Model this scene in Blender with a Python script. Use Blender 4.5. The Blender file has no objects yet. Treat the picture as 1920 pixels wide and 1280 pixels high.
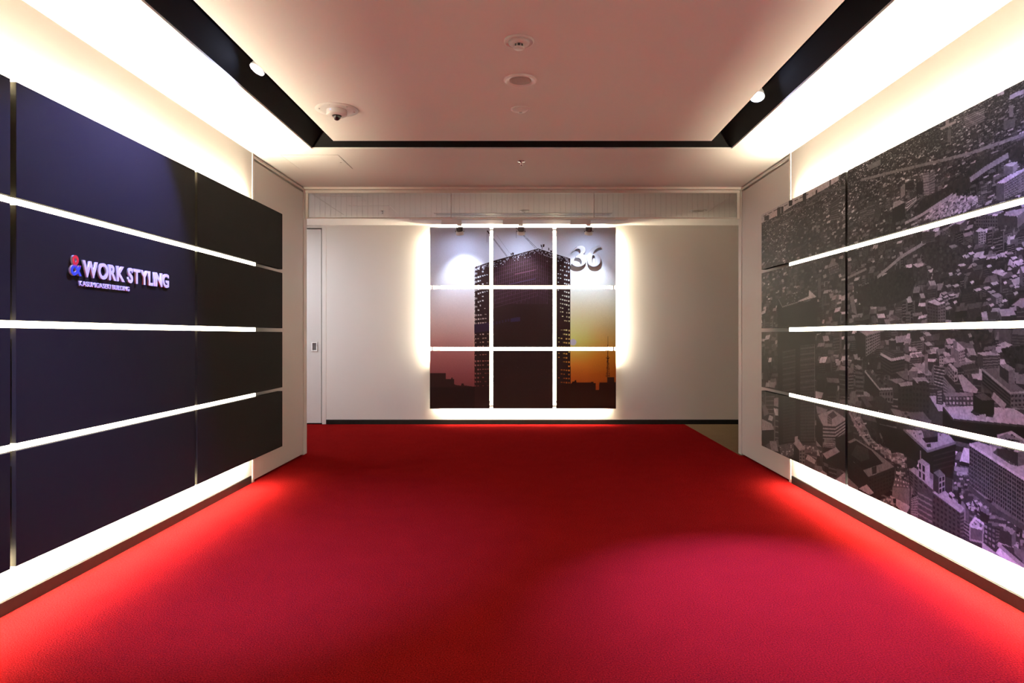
import bpy, bmesh, math, random
import numpy as np
from mathutils import Vector, Matrix

random.seed(7)
rng = np.random.default_rng(11)
SC = bpy.context.scene
COL = SC.collection

# ------------------------------------------------------------------ camera, world, exposure
CAM_Z = 1.158            # eye height of the photograph
FPX = 1280.0             # focal length in pixels of the 1920 px wide frame
VPX, VPY = 988.0, 629.0  # where the hall's long lines meet
cam_d = bpy.data.cameras.new('camera')
cam_d.sensor_width = 36.0
cam_d.lens = 36.0 * FPX / 1920.0
cam_d.shift_x = -(VPX - 960.0) / 1920.0
cam_d.shift_y = (VPY - 640.0) / 1920.0
cam_d.clip_start = 0.02
cam = bpy.data.objects.new('camera', cam_d)
cam.location = (0, 0, CAM_Z)
cam.rotation_euler = (math.radians(90), 0, 0)
COL.objects.link(cam)
SC.camera = cam

world = bpy.data.worlds.new('world')
SC.world = world
world.use_nodes = True
world.node_tree.nodes['Background'].inputs[0].default_value = (0.9, 0.9, 1.0, 1)
world.node_tree.nodes['Background'].inputs[1].default_value = 0.0

SC.view_settings.view_transform = 'Standard'
SC.view_settings.look = 'None'
SC.view_settings.gamma = 1.0
SC.view_settings.use_curve_mapping = False
SC.view_settings.exposure = 0.5
SC.cycles.max_bounces = 10
SC.cycles.diffuse_bounces = 6
SC.cycles.caustics_reflective = False
SC.cycles.caustics_refractive = False
SC.cycles.sample_clamp_indirect = 6.0

# light levels
WARM = (1.0, 0.855, 0.61)
COOL = (0.24, 0.24, 1.0)
L_BAR = 10.0          # visible light bars between the panels
L_TOP = 220.0        # strips behind the upper panel edges
L_BOT = 260.0        # strips behind the lower panel edges
L_BACK = 150.0        # strips behind the end-wall panels
P_TRACK = 32.0       # three track spotlights

# room dimensions (metres; x across, y along the hall, z up)
XL, XR = -2.170, 2.085
ZC = 2.600
Y0 = -1.6
YD0, YD1 = 5.385, 6.62     # door leaf pockets
YF = 6.72                  # corner to the cross corridor
YB = 8.93                  # end wall
PXL, PXR, PYB = -2.070, 2.000, 8.83   # panel fronts
ZP0, ZP1 = 0.222, 2.187

# ------------------------------------------------------------------ materials
def nodes(name):
    m = bpy.data.materials.new(name)
    m.use_nodes = True
    nt = m.node_tree
    nt.nodes.clear()
    out = nt.nodes.new('ShaderNodeOutputMaterial')
    return m, nt, out

def mat(name, col, rough=0.6, metal=0.0, spec=0.5, noise=None, bump=None, coord='Object'):
    """principled; noise=(scale, amount) varies colour, bump=(scale, strength)"""
    m, nt, out = nodes(name)
    p = nt.nodes.new('ShaderNodeBsdfPrincipled')
    p.inputs['Base Color'].default_value = (*col, 1)
    p.inputs['Roughness'].default_value = rough
    p.inputs['Metallic'].default_value = metal
    p.inputs['Specular IOR Level'].default_value = spec
    nt.links.new(p.outputs[0], out.inputs[0])
    if noise or bump:
        tc = nt.nodes.new('ShaderNodeTexCoord')
    if noise:
        n = nt.nodes.new('ShaderNodeTexNoise')
        n.inputs['Scale'].default_value = noise[0]
        n.inputs['Detail'].default_value = 3
        nt.links.new(tc.outputs[coord], n.inputs['Vector'])
        r = nt.nodes.new('ShaderNodeMapRange')
        r.inputs[1].default_value = 0.3
        r.inputs[2].default_value = 0.7
        r.inputs[3].default_value = 1 - noise[1]
        r.inputs[4].default_value = 1 + noise[1]
        nt.links.new(n.outputs[0], r.inputs[0])
        mx = nt.nodes.new('ShaderNodeMix')
        mx.data_type = 'RGBA'
        mx.blend_type = 'MULTIPLY'
        mx.inputs[0].default_value = 1
        mx.inputs[6].default_value = (*col, 1)
        nt.links.new(r.outputs[0], mx.inputs[7])
        nt.links.new(mx.outputs[2], p.inputs['Base Color'])
    if bump:
        n = nt.nodes.new('ShaderNodeTexNoise')
        n.inputs['Scale'].default_value = bump[0]
        n.inputs['Detail'].default_value = 2
        nt.links.new(tc.outputs[coord], n.inputs['Vector'])
        b = nt.nodes.new('ShaderNodeBump')
        b.inputs['Strength'].default_value = bump[1]
        b.inputs['Distance'].default_value = 0.004
        nt.links.new(n.outputs[0], b.inputs['Height'])
        nt.links.new(b.outputs[0], p.inputs['Normal'])
    return m

def emit(name, col, strength):
    m, nt, out = nodes(name)
    e = nt.nodes.new('ShaderNodeEmission')
    e.inputs[0].default_value = (*col, 1)
    e.inputs[1].default_value = strength
    nt.links.new(e.outputs[0], out.inputs[0])
    return m

M = {}
M['wall'] = mat('painted_wall', (0.80, 0.775, 0.735), 0.75, bump=(900, 0.04))
M['ceil'] = mat('painted_ceiling', (0.82, 0.80, 0.775), 0.85, bump=(700, 0.05))
M['black'] = mat('matt_black_paint', (0.0040, 0.0040, 0.0046), 0.7, spec=0.08)
M['door'] = mat('door_laminate', (0.70, 0.675, 0.64), 0.5, bump=(1200, 0.03))
M['frame'] = mat('painted_steel_frame', (0.78, 0.755, 0.71), 0.45)
M['base'] = mat('dark_skirting', (0.007, 0.0058, 0.005), 0.5, spec=0.25, noise=(30, 0.3))
M['char'] = mat('charcoal_board', (0.0088, 0.0080, 0.0082), 0.85, spec=0.10, noise=(900, 0.35), bump=(1500, 0.10))
M['edge'] = mat('panel_edge', (0.028, 0.025, 0.016), 0.7, spec=0.1)
M['rail'] = mat('zinc_rail', (0.35, 0.34, 0.33), 0.5, 0.6)
M['alu'] = mat('aluminium', (0.72, 0.70, 0.68), 0.35, 0.9)
M['chrome'] = mat('chrome', (0.85, 0.85, 0.86), 0.12, 1.0)
M['heat'] = mat('heat_sink', (0.16, 0.15, 0.15), 0.45, 0.6)
M['white'] = mat('white_enamel', (0.82, 0.81, 0.79), 0.28)
M['whitemat'] = mat('white_plastic', (0.78, 0.77, 0.75), 0.5)
M['grey'] = mat('grey_mesh_cloth', (0.46, 0.45, 0.43), 0.8, noise=(900, 0.3))
M['dark'] = mat('dark_gap', (0.01, 0.009, 0.009), 0.6)
M['dome'] = mat('smoked_dome', (0.012, 0.012, 0.014), 0.06, spec=0.8)
M['letter'] = mat('white_acrylic', (0.86, 0.86, 0.88), 0.35)
M['numeral'] = mat('satin_silver_white', (0.46, 0.45, 0.45), 0.4, 0.3)
M['led_bar'] = emit('light_bar_diffuser', WARM, L_BAR)
M['led_top'] = emit('light_strip', WARM, L_TOP)
M['led_bot'] = emit('low_light_strip', WARM, L_BOT)
M['led_back'] = emit('light_strip_end_wall', WARM, L_BACK)
M['lens'] = emit('lamp_lens', (0.55, 0.64, 1.0), 90.0)
M['lens_track'] = emit('track_lamp_lens', (0.62, 0.72, 1.0), 110.0)
M['bluled'] = emit('status_light', (0.25, 0.4, 1.0), 3.0)

def carpet(name, col, col2, amt):
    m, nt, out = nodes(name)
    p = nt.nodes.new('ShaderNodeBsdfPrincipled')
    p.inputs['Roughness'].default_value = 0.95
    p.inputs['Specular IOR Level'].default_value = 0.0
    nt.links.new(p.outputs[0], out.inputs[0])
    tc = nt.nodes.new('ShaderNodeTexCoord')
    n1 = nt.nodes.new('ShaderNodeTexNoise')
    n1.inputs['Scale'].default_value = 170
    n1.inputs['Detail'].default_value = 3
    n2 = nt.nodes.new('ShaderNodeTexNoise')
    n2.inputs['Scale'].default_value = 5.0
    n2.inputs['Detail'].default_value = 5
    n3 = nt.nodes.new('ShaderNodeTexVoronoi')
    n3.inputs['Scale'].default_value = 190
    for n in (n1, n2, n3):
        nt.links.new(tc.outputs['Object'], n.inputs['Vector'])
    ad = nt.nodes.new('ShaderNodeMath')
    ad.operation = 'MULTIPLY_ADD'
    nt.links.new(n2.outputs[0], ad.inputs[0])
    ad.inputs[1].default_value = 0.10
    nt.links.new(n1.outputs[0], ad.inputs[2])
    r = nt.nodes.new('ShaderNodeMapRange')
    r.inputs[1].default_value = 0.36
    r.inputs[2].default_value = 0.74
    nt.links.new(ad.outputs[0], r.inputs[0])
    mx = nt.nodes.new('ShaderNodeMix')
    mx.data_type = 'RGBA'
    mx.inputs[6].default_value = (*col2, 1)
    mx.inputs[7].default_value = (*col, 1)
    nt.links.new(r.outputs[0], mx.inputs[0])
    nt.links.new(mx.outputs[2], p.inputs['Base Color'])
    b = nt.nodes.new('ShaderNodeBump')
    b.inputs['Strength'].default_value = amt
    b.inputs['Distance'].default_value = 0.006
    nt.links.new(n3.outputs['Distance'], b.inputs['Height'])
    nt.links.new(b.outputs[0], p.inputs['Normal'])
    return m
M['red'] = carpet('red_cut_pile_carpet', (0.215, 0.0080, 0.0080), (0.080, 0.0026, 0.0026), 0.5)
M['beige'] = carpet('brown_grey_carpet', (0.24, 0.17, 0.10), (0.11, 0.075, 0.04), 0.5)

def glass_mat():
    m, nt, out = nodes('clear_glass')
    t = nt.nodes.new('ShaderNodeBsdfTransparent')
    t.inputs[0].default_value = (0.90, 0.92, 0.91, 1)
    g = nt.nodes.new('ShaderNodeBsdfGlossy')
    g.inputs['Roughness'].default_value = 0.02
    f = nt.nodes.new('ShaderNodeFresnel')
    f.inputs[0].default_value = 1.45
    mx = nt.nodes.new('ShaderNodeMixShader')
    nt.links.new(f.outputs[0], mx.inputs[0])
    nt.links.new(t.outputs[0], mx.inputs[1])
    nt.links.new(g.outputs[0], mx.inputs[2])
    nt.links.new(mx.outputs[0], out.inputs[0])
    return m
M['glass'] = glass_mat()

def print_mat(name, rough=0.45):
    m, nt, out = nodes(name)
    p = nt.nodes.new('ShaderNodeBsdfPrincipled')
    p.inputs['Roughness'].default_value = rough
    p.inputs['Specular IOR Level'].default_value = 0.1
    a = nt.nodes.new('ShaderNodeVertexColor')
    a.layer_name = 'ink'
    nt.links.new(a.outputs[0], p.inputs['Base Color'])
    nt.links.new(p.outputs[0], out.inputs[0])
    return m
M['bw'] = print_mat('black_and_white_print')
M['sunset'] = print_mat('colour_print', 0.5)

def duo_mat():
    """red over blue print of the ampersand face"""
    m, nt, out = nodes('red_blue_face')
    p = nt.nodes.new('ShaderNodeBsdfPrincipled')
    p.inputs['Roughness'].default_value = 0.4
    tc = nt.nodes.new('ShaderNodeTexCoord')
    s = nt.nodes.new('ShaderNodeSeparateXYZ')
    nt.links.new(tc.outputs['Object'], s.inputs[0])
    mm = nt.nodes.new('ShaderNodeMath'); mm.operation = 'MULTIPLY'; mm.inputs[1].default_value = 1 / 0.094
    nt.links.new(s.outputs[1], mm.inputs[0])
    r = nt.nodes.new('ShaderNodeValToRGB')
    r.color_ramp.elements[0].position = 0.44
    r.color_ramp.elements[0].color = (0.010, 0.055, 0.52, 1)
    r.color_ramp.elements[1].position = 0.56
    r.color_ramp.elements[1].color = (0.80, 0.010, 0.025, 1)
    nt.links.new(mm.outputs[0], r.inputs[0])
    nt.links.new(r.outputs[0], p.inputs['Base Color'])
    nt.links.new(p.outputs[0], out.inputs[0])
    return m
M['duo'] = duo_mat()

# ------------------------------------------------------------------ mesh helpers
class MB:
    def __init__(self):
        self.v, self.f, self.sm = [], [], []
    def box(self, x0, x1, y0, y1, z0, z1):
        b = len(self.v)
        self.v += [(x, y, z) for z in (z0, z1) for y in (y0, y1) for x in (x0, x1)]
        for q in ((0, 2, 3, 1), (4, 5, 7, 6), (0, 1, 5, 4), (2, 6, 7, 3), (0, 4, 6, 2), (1, 3, 7, 5)):
            self.f.append(tuple(b + i for i in q)); self.sm.append(False)
        return self
    def bbox(self, x0, x1, y0, y1, z0, z1, c):
        """box with chamfered edges (size c)"""
        bm = bmesh.new()
        bmesh.ops.create_cube(bm, size=1)
        for v in bm.verts:
            v.co = Vector(((x0 + x1) / 2 + v.co.x * (x1 - x0), (y0 + y1) / 2 + v.co.y * (y1 - y0), (z0 + z1) / 2 + v.co.z * (z1 - z0)))
        bmesh.ops.bevel(bm, geom=list(bm.edges), offset=c, segments=1, affect='EDGES')
        b = len(self.v)
        bm.verts.index_update()
        self.v += [tuple(v.co) for v in bm.verts]
        for f in bm.faces:
            self.f.append(tuple(b + v.index for v in f.verts)); self.sm.append(False)
        bm.free()
        return self
    def lathe(self, prof, n=32, c=(0, 0, 0), smooth=True, cap=True, mtx=None):
        """profile [(r, z)] turned about z at c"""
        b = len(self.v)
        for r, z in prof:
            for k in range(n):
                a = 2 * math.pi * k / n
                p = Vector((r * math.cos(a), r * math.sin(a), z))
                if mtx: p = mtx @ p
                self.v.append((p.x + c[0], p.y + c[1], p.z + c[2]))
        for i in range(len(prof) - 1):
            for k in range(n):
                k2 = (k + 1) % n
                self.f.append((b + i * n + k, b + i * n + k2, b + (i + 1) * n + k2, b + (i + 1) * n + k)); self.sm.append(smooth)
        if cap:
            self.f.append(tuple(b + k for k in range(n))[::-1]); self.sm.append(False)
            e = b + (len(prof) - 1) * n
            self.f.append(tuple(e + k for k in range(n))); self.sm.append(False)
        return self
    def tube(self, pts, r, n=8):
        b = len(self.v)
        P = [Vector(p) for p in pts]
        for i, p in enumerate(P):
            d = (P[min(i + 1, len(P) - 1)] - P[max(i - 1, 0)]).normalized()
            s = d.orthogonal().normalized() if i == 0 else (s - d * s.dot(d)).normalized()
            t = d.cross(s)
            for k in range(n):
                a = 2 * math.pi * k / n
                q = p + s * (r * math.cos(a)) + t * (r * math.sin(a))
                self.v.append(tuple(q))
        for i in range(len(P) - 1):
            for k in range(n):
                k2 = (k + 1) % n
                self.f.append((b + i * n + k, b + i * n + k2, b + (i + 1) * n + k2, b + (i + 1) * n + k)); self.sm.append(True)
        self.f.append(tuple(b + k for k in range(n))[::-1]); self.sm.append(False)
        e = b + (len(P) - 1) * n
        self.f.append(tuple(e + k for k in range(n))); self.sm.append(False)
        return self
    def quad(self, *p):
        b = len(self.v)
        self.v += list(p)
        self.f.append(tuple(range(b, b + len(p)))); self.sm.append(False)
        return self
    def mesh(self, name, m):
        me = bpy.data.meshes.new(name)
        me.from_pydata(self.v, [], self.f)
        bm = bmesh.new(); bm.from_mesh(me)
        bmesh.ops.recalc_face_normals(bm, faces=bm.faces)
        bm.to_mesh(me); bm.free()
        me.polygons.foreach_set('use_smooth', self.sm)
        me.materials.append(m)
        me.update()
        return me
    def build(self, name, m, parent=None, loc=None):
        o = bpy.data.objects.new(name, self.mesh(name, m))
        COL.objects.link(o)
        if parent: o.parent = parent
        if loc: o.location = loc
        return o

def tag(o, label=None, cat=None, group=None, kind=None):
    if label: o['label'] = label
    if cat: o['category'] = cat
    if group: o['group'] = group
    if kind: o['kind'] = kind
    return o

def empty(name, loc, label=None, cat=None, group=None, kind=None):
    o = bpy.data.objects.new(name, None)
    o.empty_display_size = 0.05
    o.location = loc
    COL.objects.link(o)
    return tag(o, label, cat, group, kind)

def struct(name, mb, m, label):
    return tag(mb.build(name, m), label, kind='structure')

# ------------------------------------------------------------------ setting: floor
struct('floor_border', MB().box(XL - 0.05, -1.955, Y0, 6.60, -0.06, 0.0), M['red'], 'narrow red carpet strip beyond the seam along the charcoal panel wall')
struct('floor', MB().box(-1.955, XR + 0.05, Y0, 6.60, -0.06, 0.0), M['red'], 'red cut pile carpet of the hall floor')
fl = struct('floor_corridor', MB().box(-5.0, 2.06, 6.60, YB, -0.06, 0.0), M['red'], 'red carpet of the cross corridor before the end wall')
fl = struct('floor_corridor_side', MB().box(2.06, 5.0, 6.60, YB, -0.06, 0.0), M['beige'], 'brown grey carpet beside the red carpet')

# ------------------------------------------------------------------ setting: ceiling
OX0, OX1, OY = -1.660, 1.582, 5.274    # outer lip of the black trough
IX0, IX1, IY = -1.434, 1.367, 5.057    # inner lip
ceil = MB()
ceil.box(XL - 0.05, OX0, Y0, OY, ZC, ZC + 0.012)
ceil.box(OX1, XR + 0.05, Y0, OY, ZC, ZC + 0.012)
ceil.box(XL - 0.05, XR + 0.05, OY, YF, ZC, ZC + 0.012)
ceil.box(-5.0, 5.0, YF, YB, ZC, ZC + 0.012)
ceiling = struct('ceiling', ceil, M['ceil'], 'white painted ceiling around the black trough')
MB().box(IX0, IX1, Y0, IY, ZC, ZC + 0.012).build('ceiling_island', M['ceil'], ceiling)
tr = MB()
loops = []
for ins, z in ((0, ZC + 0.012), (0.10, ZC + 0.11), (0.10, ZC + 0.36)):
    loops.append([(OX0 + ins, Y0, z), (OX0 + ins, OY - ins, z), (OX1 - ins, OY - ins, z), (OX1 - ins, Y0, z)])
for z in (ZC + 0.36, ZC + 0.012):
    loops.append([(IX0, Y0, z), (IX0, IY, z), (IX1, IY, z), (IX1, Y0, z)])
for a, b in zip(loops, loops[1:]):
    for i in range(3):
        tr.quad(a[i], a[i + 1], b[i + 1], b[i])
tr.build('lighting_trough', M['black'], ceiling)

# ------------------------------------------------------------------ setting: walls
struct('wall_left', MB().box(XL - 0.12, XL, Y0, YD0, 0, ZC).box(XL - 0.12, XL - 0.055, YD0, YF, 0, ZC).box(-5.0, XL - 0.12, YF - 0.1, YF, 0, ZC),
       M['wall'], 'cream painted wall behind the charcoal panels')
struct('wall_right', MB().box(XR, XR + 0.12, Y0, YD0, 0, ZC).box(XR + 0.055, XR + 0.12, YD0, YF, 0, ZC).box(XR + 0.12, 5.0, YF - 0.1, YF, 0, ZC),
       M['wall'], 'cream painted wall behind the city photo panels')
DXF = -2.626            # back door frame ends here
struct('wall_back', MB().box(DXF, 5.0, YB, YB + 0.1, 0, ZC).box(-5.0, -3.70, YB, YB + 0.1, 0, ZC).box(-3.72, DXF, YB + 0.20, YB + 0.24, 0, ZC),
       M['wall'], 'end wall of the corridor behind the sunset panels')
struct('wall_rear', MB().box(XL - 0.12, XR + 0.12, Y0 - 0.1, Y0, 0, ZC + 0.4), M['wall'], 'plain wall closing the hall behind the viewer')
struct('wall_corridor_west', MB().box(-5.1, -5.0, YF - 0.1, YB + 0.1, 0, ZC), M['wall'], 'plain end of the corridor on the sliding door side')
struct('wall_corridor_east', MB().box(5.0, 5.1, YF - 0.1, YB + 0.1, 0, ZC), M['wall'], 'plain end of the corridor on the brown carpet side')

def skirting(name, x0, x1, y0, y1, label):
    mb = MB().bbox(x0, x1, y0, y1, 0.0, 0.060, 0.002)
    struct(name, mb, M['base'], label)
skirting('baseboard_left', XL - 0.002, XL + 0.010, Y0, YD0 - 0.03, 'dark skirting under the charcoal panels')
skirting('baseboard_right', XR - 0.010, XR + 0.002, Y0, YD0 - 0.03, 'dark skirting under the city photo panels')
skirting('baseboard_back', DXF, 5.0, YB - 0.010, YB + 0.002, 'dark skirting under the sunset panels')

# ------------------------------------------------------------------ door leaves folded back against both walls
def door_leaf(n, s, xw, label):
    """s = +1 when the room lies on the +x side"""
    e = empty('door_%d' % n, (xw, YD0, 0), label, kind='structure')
    a, b = sorted((-0.050 * s, 0.0 * s))
    MB().bbox(a, b, 0.034, YD1 - YD0 - 0.004, 0.012, ZC - 0.052, 0.002).build('door_leaf', M['door'], e)
    a, b = sorted((-0.054 * s, 0.006 * s))
    MB().box(a, b, 0.0, 0.030, 0.0, ZC).build('door_jamb', M['frame'], e)
    MB().box(a, b, 0.030, YD1 - YD0, ZC - 0.036, ZC - 0.014).build('head_trim', M['frame'], e)
    return e
door_leaf(1, 1, XL, 'tall cream door leaf folded back beyond the charcoal panels')
door_leaf(2, -1, XR, 'tall cream door leaf folded back beyond the city photo panels')

# door frame posts and header at the end of the hall
def trim(n, mb, label, m='frame'):
    return struct('trim_%d' % n, mb, M[m], label)
trim(1, MB().bbox(XL - 0.10, XL + 0.004, YD1 + 0.006, YF, 0, ZC, 0.003), 'steel frame post beyond the charcoal panels')
trim(2, MB().bbox(XR - 0.004, XR + 0.10, YD1 + 0.006, YF, 0, ZC, 0.003), 'steel frame post beyond the city photo panels')
trim(3, MB().bbox(XL, XR, YD1 + 0.006, YD1 + 0.045, ZC - 0.022, ZC + 0.004, 0.002).bbox(XL, XR, YD1 + 0.055, YF, ZC - 0.048, ZC + 0.004, 0.002),
     'steel header across the end of the hall')

# ------------------------------------------------------------------ wired glass smoke barrier under the header
GY = YD1 + 0.075
ZG = 2.306
gx = [XL + 0.006, XL + 0.006 + 1.421, XL + 0.006 + 2.822, XR - 0.006]
gb = empty('glass_smoke_barrier', ((XL + XR) / 2, GY, ZG), 'hanging wired glass smoke barrier under the steel header', 'glass barrier')
def rel(mb, e):
    l = e.location
    mb.v = [(x - l.x, y - l.y, z - l.z) for x, y, z in mb.v]
    return mb
for i in range(3):
    p = rel(MB().box(gx[i] + 0.003, gx[i + 1] - 0.003, GY - 0.003, GY + 0.003, ZG + 0.006, ZC - 0.046), gb).build('glass_pane', M['glass'], gb)
    w = MB()
    k = gx[i] + 0.03
    while k < gx[i + 1] - 0.02:
        w.box(k, k + 0.0009, GY - 0.0006, GY + 0.0006, ZG + 0.007, ZC - 0.047)
        k += 0.052
    tag(rel(w, gb).build('glass_wires', M['rail'], p), kind='stuff')
rel(MB().box(gx[0], gx[3], GY - 0.006, GY + 0.006, ZG, ZG + 0.010), gb).build('bottom_rail', M['frame'], gb)
for i in (1, 2):
    rel(MB().box(gx[i] - 0.005, gx[i] + 0.005, GY - 0.005, GY + 0.005, ZG + 0.010, ZC - 0.046), gb).build('joint_bar', M['alu'], gb)
for i in (0, 3):
    s = 1 if i == 0 else -1
    a, b = sorted((gx[i] - 0.004 * s, gx[i] + 0.022 * s))
    rel(MB().box(a, b, GY - 0.012, GY + 0.012, ZG - 0.004, ZC - 0.046), gb).build('side_channel', M['frame'], gb)

# ------------------------------------------------------------------ sliding door in the end wall
d3 = empty('door_3', (-3.16, YB, 0), 'grey full height sliding door at the end of the corridor wall', kind='structure')
def r3(mb): return rel(mb, d3)
r3(MB().bbox(-3.66, -2.695, YB + 0.012, YB + 0.052, 0.012, 2.553, 0.002)).build('door_leaf', M['door'], d3)
r3(MB().bbox(-2.680, DXF, YB - 0.006, YB + 0.202, 0.0, ZC, 0.002).bbox(-3.72, -3.665, YB - 0.006, YB + 0.202, 0, ZC, 0.002).box(-3.665, -2.680, YB - 0.006, YB + 0.202, 2.566, ZC)).build('door_frame', M['frame'], d3)
h = r3(MB().box(-2.820, -2.744, YB + 0.002, YB + 0.012, 0.955, 0.968).box(-2.820, -2.744, YB + 0.002, YB + 0.012, 1.062, 1.075).box(-2.820, -2.807, YB + 0.002, YB + 0.012, 0.968, 1.062).box(-2.757, -2.744, YB + 0.002, YB + 0.012, 0.968, 1.062)).build('pull_handle', M['chrome'], d3)
r3(MB().box(-2.807, -2.757, YB + 0.009, YB + 0.0125, 0.968, 1.062)).build('handle_recess', M['heat'], h)

# ------------------------------------------------------------------ wall panels: layout
GAP = 0.031
PH = (ZP1 - ZP0 - 3 * GAP) / 4
ROWS = [(ZP1 - i * (PH + GAP) - PH, ZP1 - i * (PH + GAP)) for i in range(4)]
LCOLS = [(5.780 - 1.522 * i - 1.491, 5.780 - 1.522 * i) for i in range(4)]
RCOLS = [(5.819 - 1.561 * i - 1.530, 5.819 - 1.561 * i) for i in range(4)]
THK = 0.040
ROWN = ['top', 'upper middle', 'lower middle', 'bottom']
COLN = ['column beside the doorway', 'second column from the doorway', 'third column from the doorway', 'fourth column from the doorway']

def mount(e, mb):
    return rel(mb, e).build('mounting_rail', M['rail'], e)

for ci, (ya, yb) in enumerate(LCOLS):
    for ri, (za, zb) in enumerate(ROWS):
        e = empty('wall_panel', (XL + 0.04, (ya + yb) / 2, za),
                  'plain charcoal wall panel, %s row, %s' % (ROWN[ri], COLN[ci]), 'panel', 'charcoal wall panels')
        if ci == 1:
            e['label'] = ['plain charcoal wall panel two rows up from the red ampersand, topmost', 'charcoal wall panel carrying the white letter sign',
                          'plain charcoal wall panel directly under the letter sign panel', 'plain charcoal bottom panel two rows below the letter sign'][ri]
            if ri == 0: e['label'] = 'plain charcoal wall panel directly above the letter sign panel'
        o = rel(MB().bbox(PXL - THK, PXL, ya, yb, za, zb, 0.0012), e).build('board', M['char'], e)
        o.data.materials.append(M['edge'])
        for p in o.data.polygons:
            if abs(p.normal.y) > 0.9: p.material_index = 1
        for f in (0.25, 0.62):
            y = ya + f * (yb - ya)
            mount(e, MB().box(XL - 0.001, PXL - THK + 0.001, y, y + 0.03, za + 0.10, zb - 0.10))

# ------------------------------------------------------------------ light bars and hidden strips on the side walls
BAR_END = 5.256
GAPN = ['upper', 'middle', 'lower']
for side in (0, 1):
    s = 1 if side == 0 else -1
    pf = PXL if side == 0 else PXR
    wall = XL if side == 0 else XR
    what = 'charcoal panels' if side == 0 else 'city photo panels'
    for g in range(3):
        zb = ROWS[g][0]
        za = ROWS[g + 1][1]
        e = empty('linear_light', (wall, BAR_END / 2, za), 'glowing warm white light bar in the %s gap between the %s' % (GAPN[g], what), 'light bar', 'light bars between the wall panels')
        a, b = sorted((pf - s * 0.020, pf - s * 0.050))
        rel(MB().box(a, b, LCOLS[3][0], BAR_END, za + 0.001, zb - 0.001), e).build('diffuser', M['led_bar'], e)
        a, b = sorted((pf - s * 0.050, wall - s * 0.001))
        rel(MB().box(a, b, LCOLS[3][0], BAR_END, za + 0.006, zb - 0.006), e).build('housing', M['alu'], e)
    for nm, z, dz in (('top', ZP1 - 0.022, 0.008), ('bottom', ZP0 + 0.046, -0.008)):
        e = empty('linear_light', (wall, BAR_END / 2, z), 'warm white light strip hidden behind the %s edge of the %s' % (nm, what), 'light strip', 'light strips behind the wall panels')
        a, b = sorted((wall - s * 0.001, wall + s * 0.036))
        rel(MB().box(a, b, LCOLS[3][0], BAR_END, z - 0.012, z), e).build('channel', M['alu'], e)
        a, b = sorted((wall + s * 0.006, wall + s * 0.034))
        z0, z1 = (z, z + 0.006) if dz > 0 else (z - 0.026, z - 0.012)
        rel(MB().box(a, b, LCOLS[3][0], BAR_END, z0, z1), e).build('diffuser', M['led_top'] if dz > 0 else M['led_bot'], e)

# ------------------------------------------------------------------ raster helpers for the printed photographs
def fill(img, pts, col):
    P = np.asarray(pts, float)
    H, W = img.shape[:2]
    x0 = max(int(math.floor(P[:, 0].min())), 0); x1 = min(int(math.ceil(P[:, 0].max())) + 1, W)
    y0 = max(int(math.floor(P[:, 1].min())), 0); y1 = min(int(math.ceil(P[:, 1].max())) + 1, H)
    if x1 <= x0 or y1 <= y0: return
    X, Y = np.meshgrid(np.arange(x0, x1) + 0.5, np.arange(y0, y1) + 0.5)
    ins = np.zeros(X.shape, bool)
    n = len(P)
    for i in range(n):
        ax, ay = P[i]; bx, by = P[(i + 1) % n]
        if ay == by: continue
        c = (ay > Y) != (by > Y)
        ins ^= c & (X < (bx - ax) * (Y - ay) / (by - ay) + ax)
    img[y0:y1, x0:x1][ins] = col

def line(img, a, b, w, col):
    a = np.asarray(a, float); b = np.asarray(b, float)
    d = b - a; L = np.hypot(*d)
    if L < 1e-6: return
    n = np.array([-d[1], d[0]]) / L * w / 2
    fill(img, [a + n, b + n, b - n, a - n], col)

def smooth_noise(h, w, cell):
    gh, gw = int(h / cell) + 3, int(w / cell) + 3
    g = rng.random((gh, gw))
    y = np.arange(h) / cell; x = np.arange(w) / cell
    yi = y.astype(int); xi = x.astype(int)
    fy = (y - yi)[:, None]; fx = (x - xi)[None, :]
    fy = fy * fy * (3 - 2 * fy); fx = fx * fx * (3 - 2 * fx)
    a = g[yi][:, xi]; b = g[yi][:, xi + 1]; c = g[yi + 1][:, xi]; d = g[yi + 1][:, xi + 1]
    return (a * (1 - fx) + b * fx) * (1 - fy) + (c * (1 - fx) + d * fx) * fy

def print_grid(name, origin, du, dv, nu, nv, colours, m, parent):
    """grid of (nu+1)x(nv+1) points from origin along du, dv; colours (nv+1, nu+1, 3) linear"""
    iu = np.linspace(0, 1, nu + 1); iv = np.linspace(0, 1, nv + 1)
    U, V = np.meshgrid(iu, iv)
    co = np.asarray(origin)[None, None, :] + U[..., None] * np.asarray(du) + V[..., None] * np.asarray(dv)
    co = co.reshape(-1, 3).astype(np.float32)
    idx = np.arange((nu + 1) * (nv + 1)).reshape(nv + 1, nu + 1)
    q = np.stack([idx[:-1, :-1], idx[:-1, 1:], idx[1:, 1:], idx[1:, :-1]], -1).reshape(-1, 4)
    me = bpy.data.meshes.new(name)
    me.vertices.add(len(co)); me.vertices.foreach_set('co', co.ravel())
    me.loops.add(q.size); me.loops.foreach_set('vertex_index', q.ravel().astype(np.int32))
    me.polygons.add(len(q)); me.polygons.foreach_set('loop_start', (np.arange(len(q)) * 4).astype(np.int32))
    me.update(calc_edges=True)
    at = me.color_attributes.new('ink', 'FLOAT_COLOR', 'POINT')
    c4 = np.ones((len(co), 4), np.float32); c4[:, :3] = colours.reshape(-1, 3)
    at.data.foreach_set('color', c4.ravel())
    me.materials.append(m)
    o = bpy.data.objects.new(name, me); COL.objects.link(o)
    o.parent = parent
    return o

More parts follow.
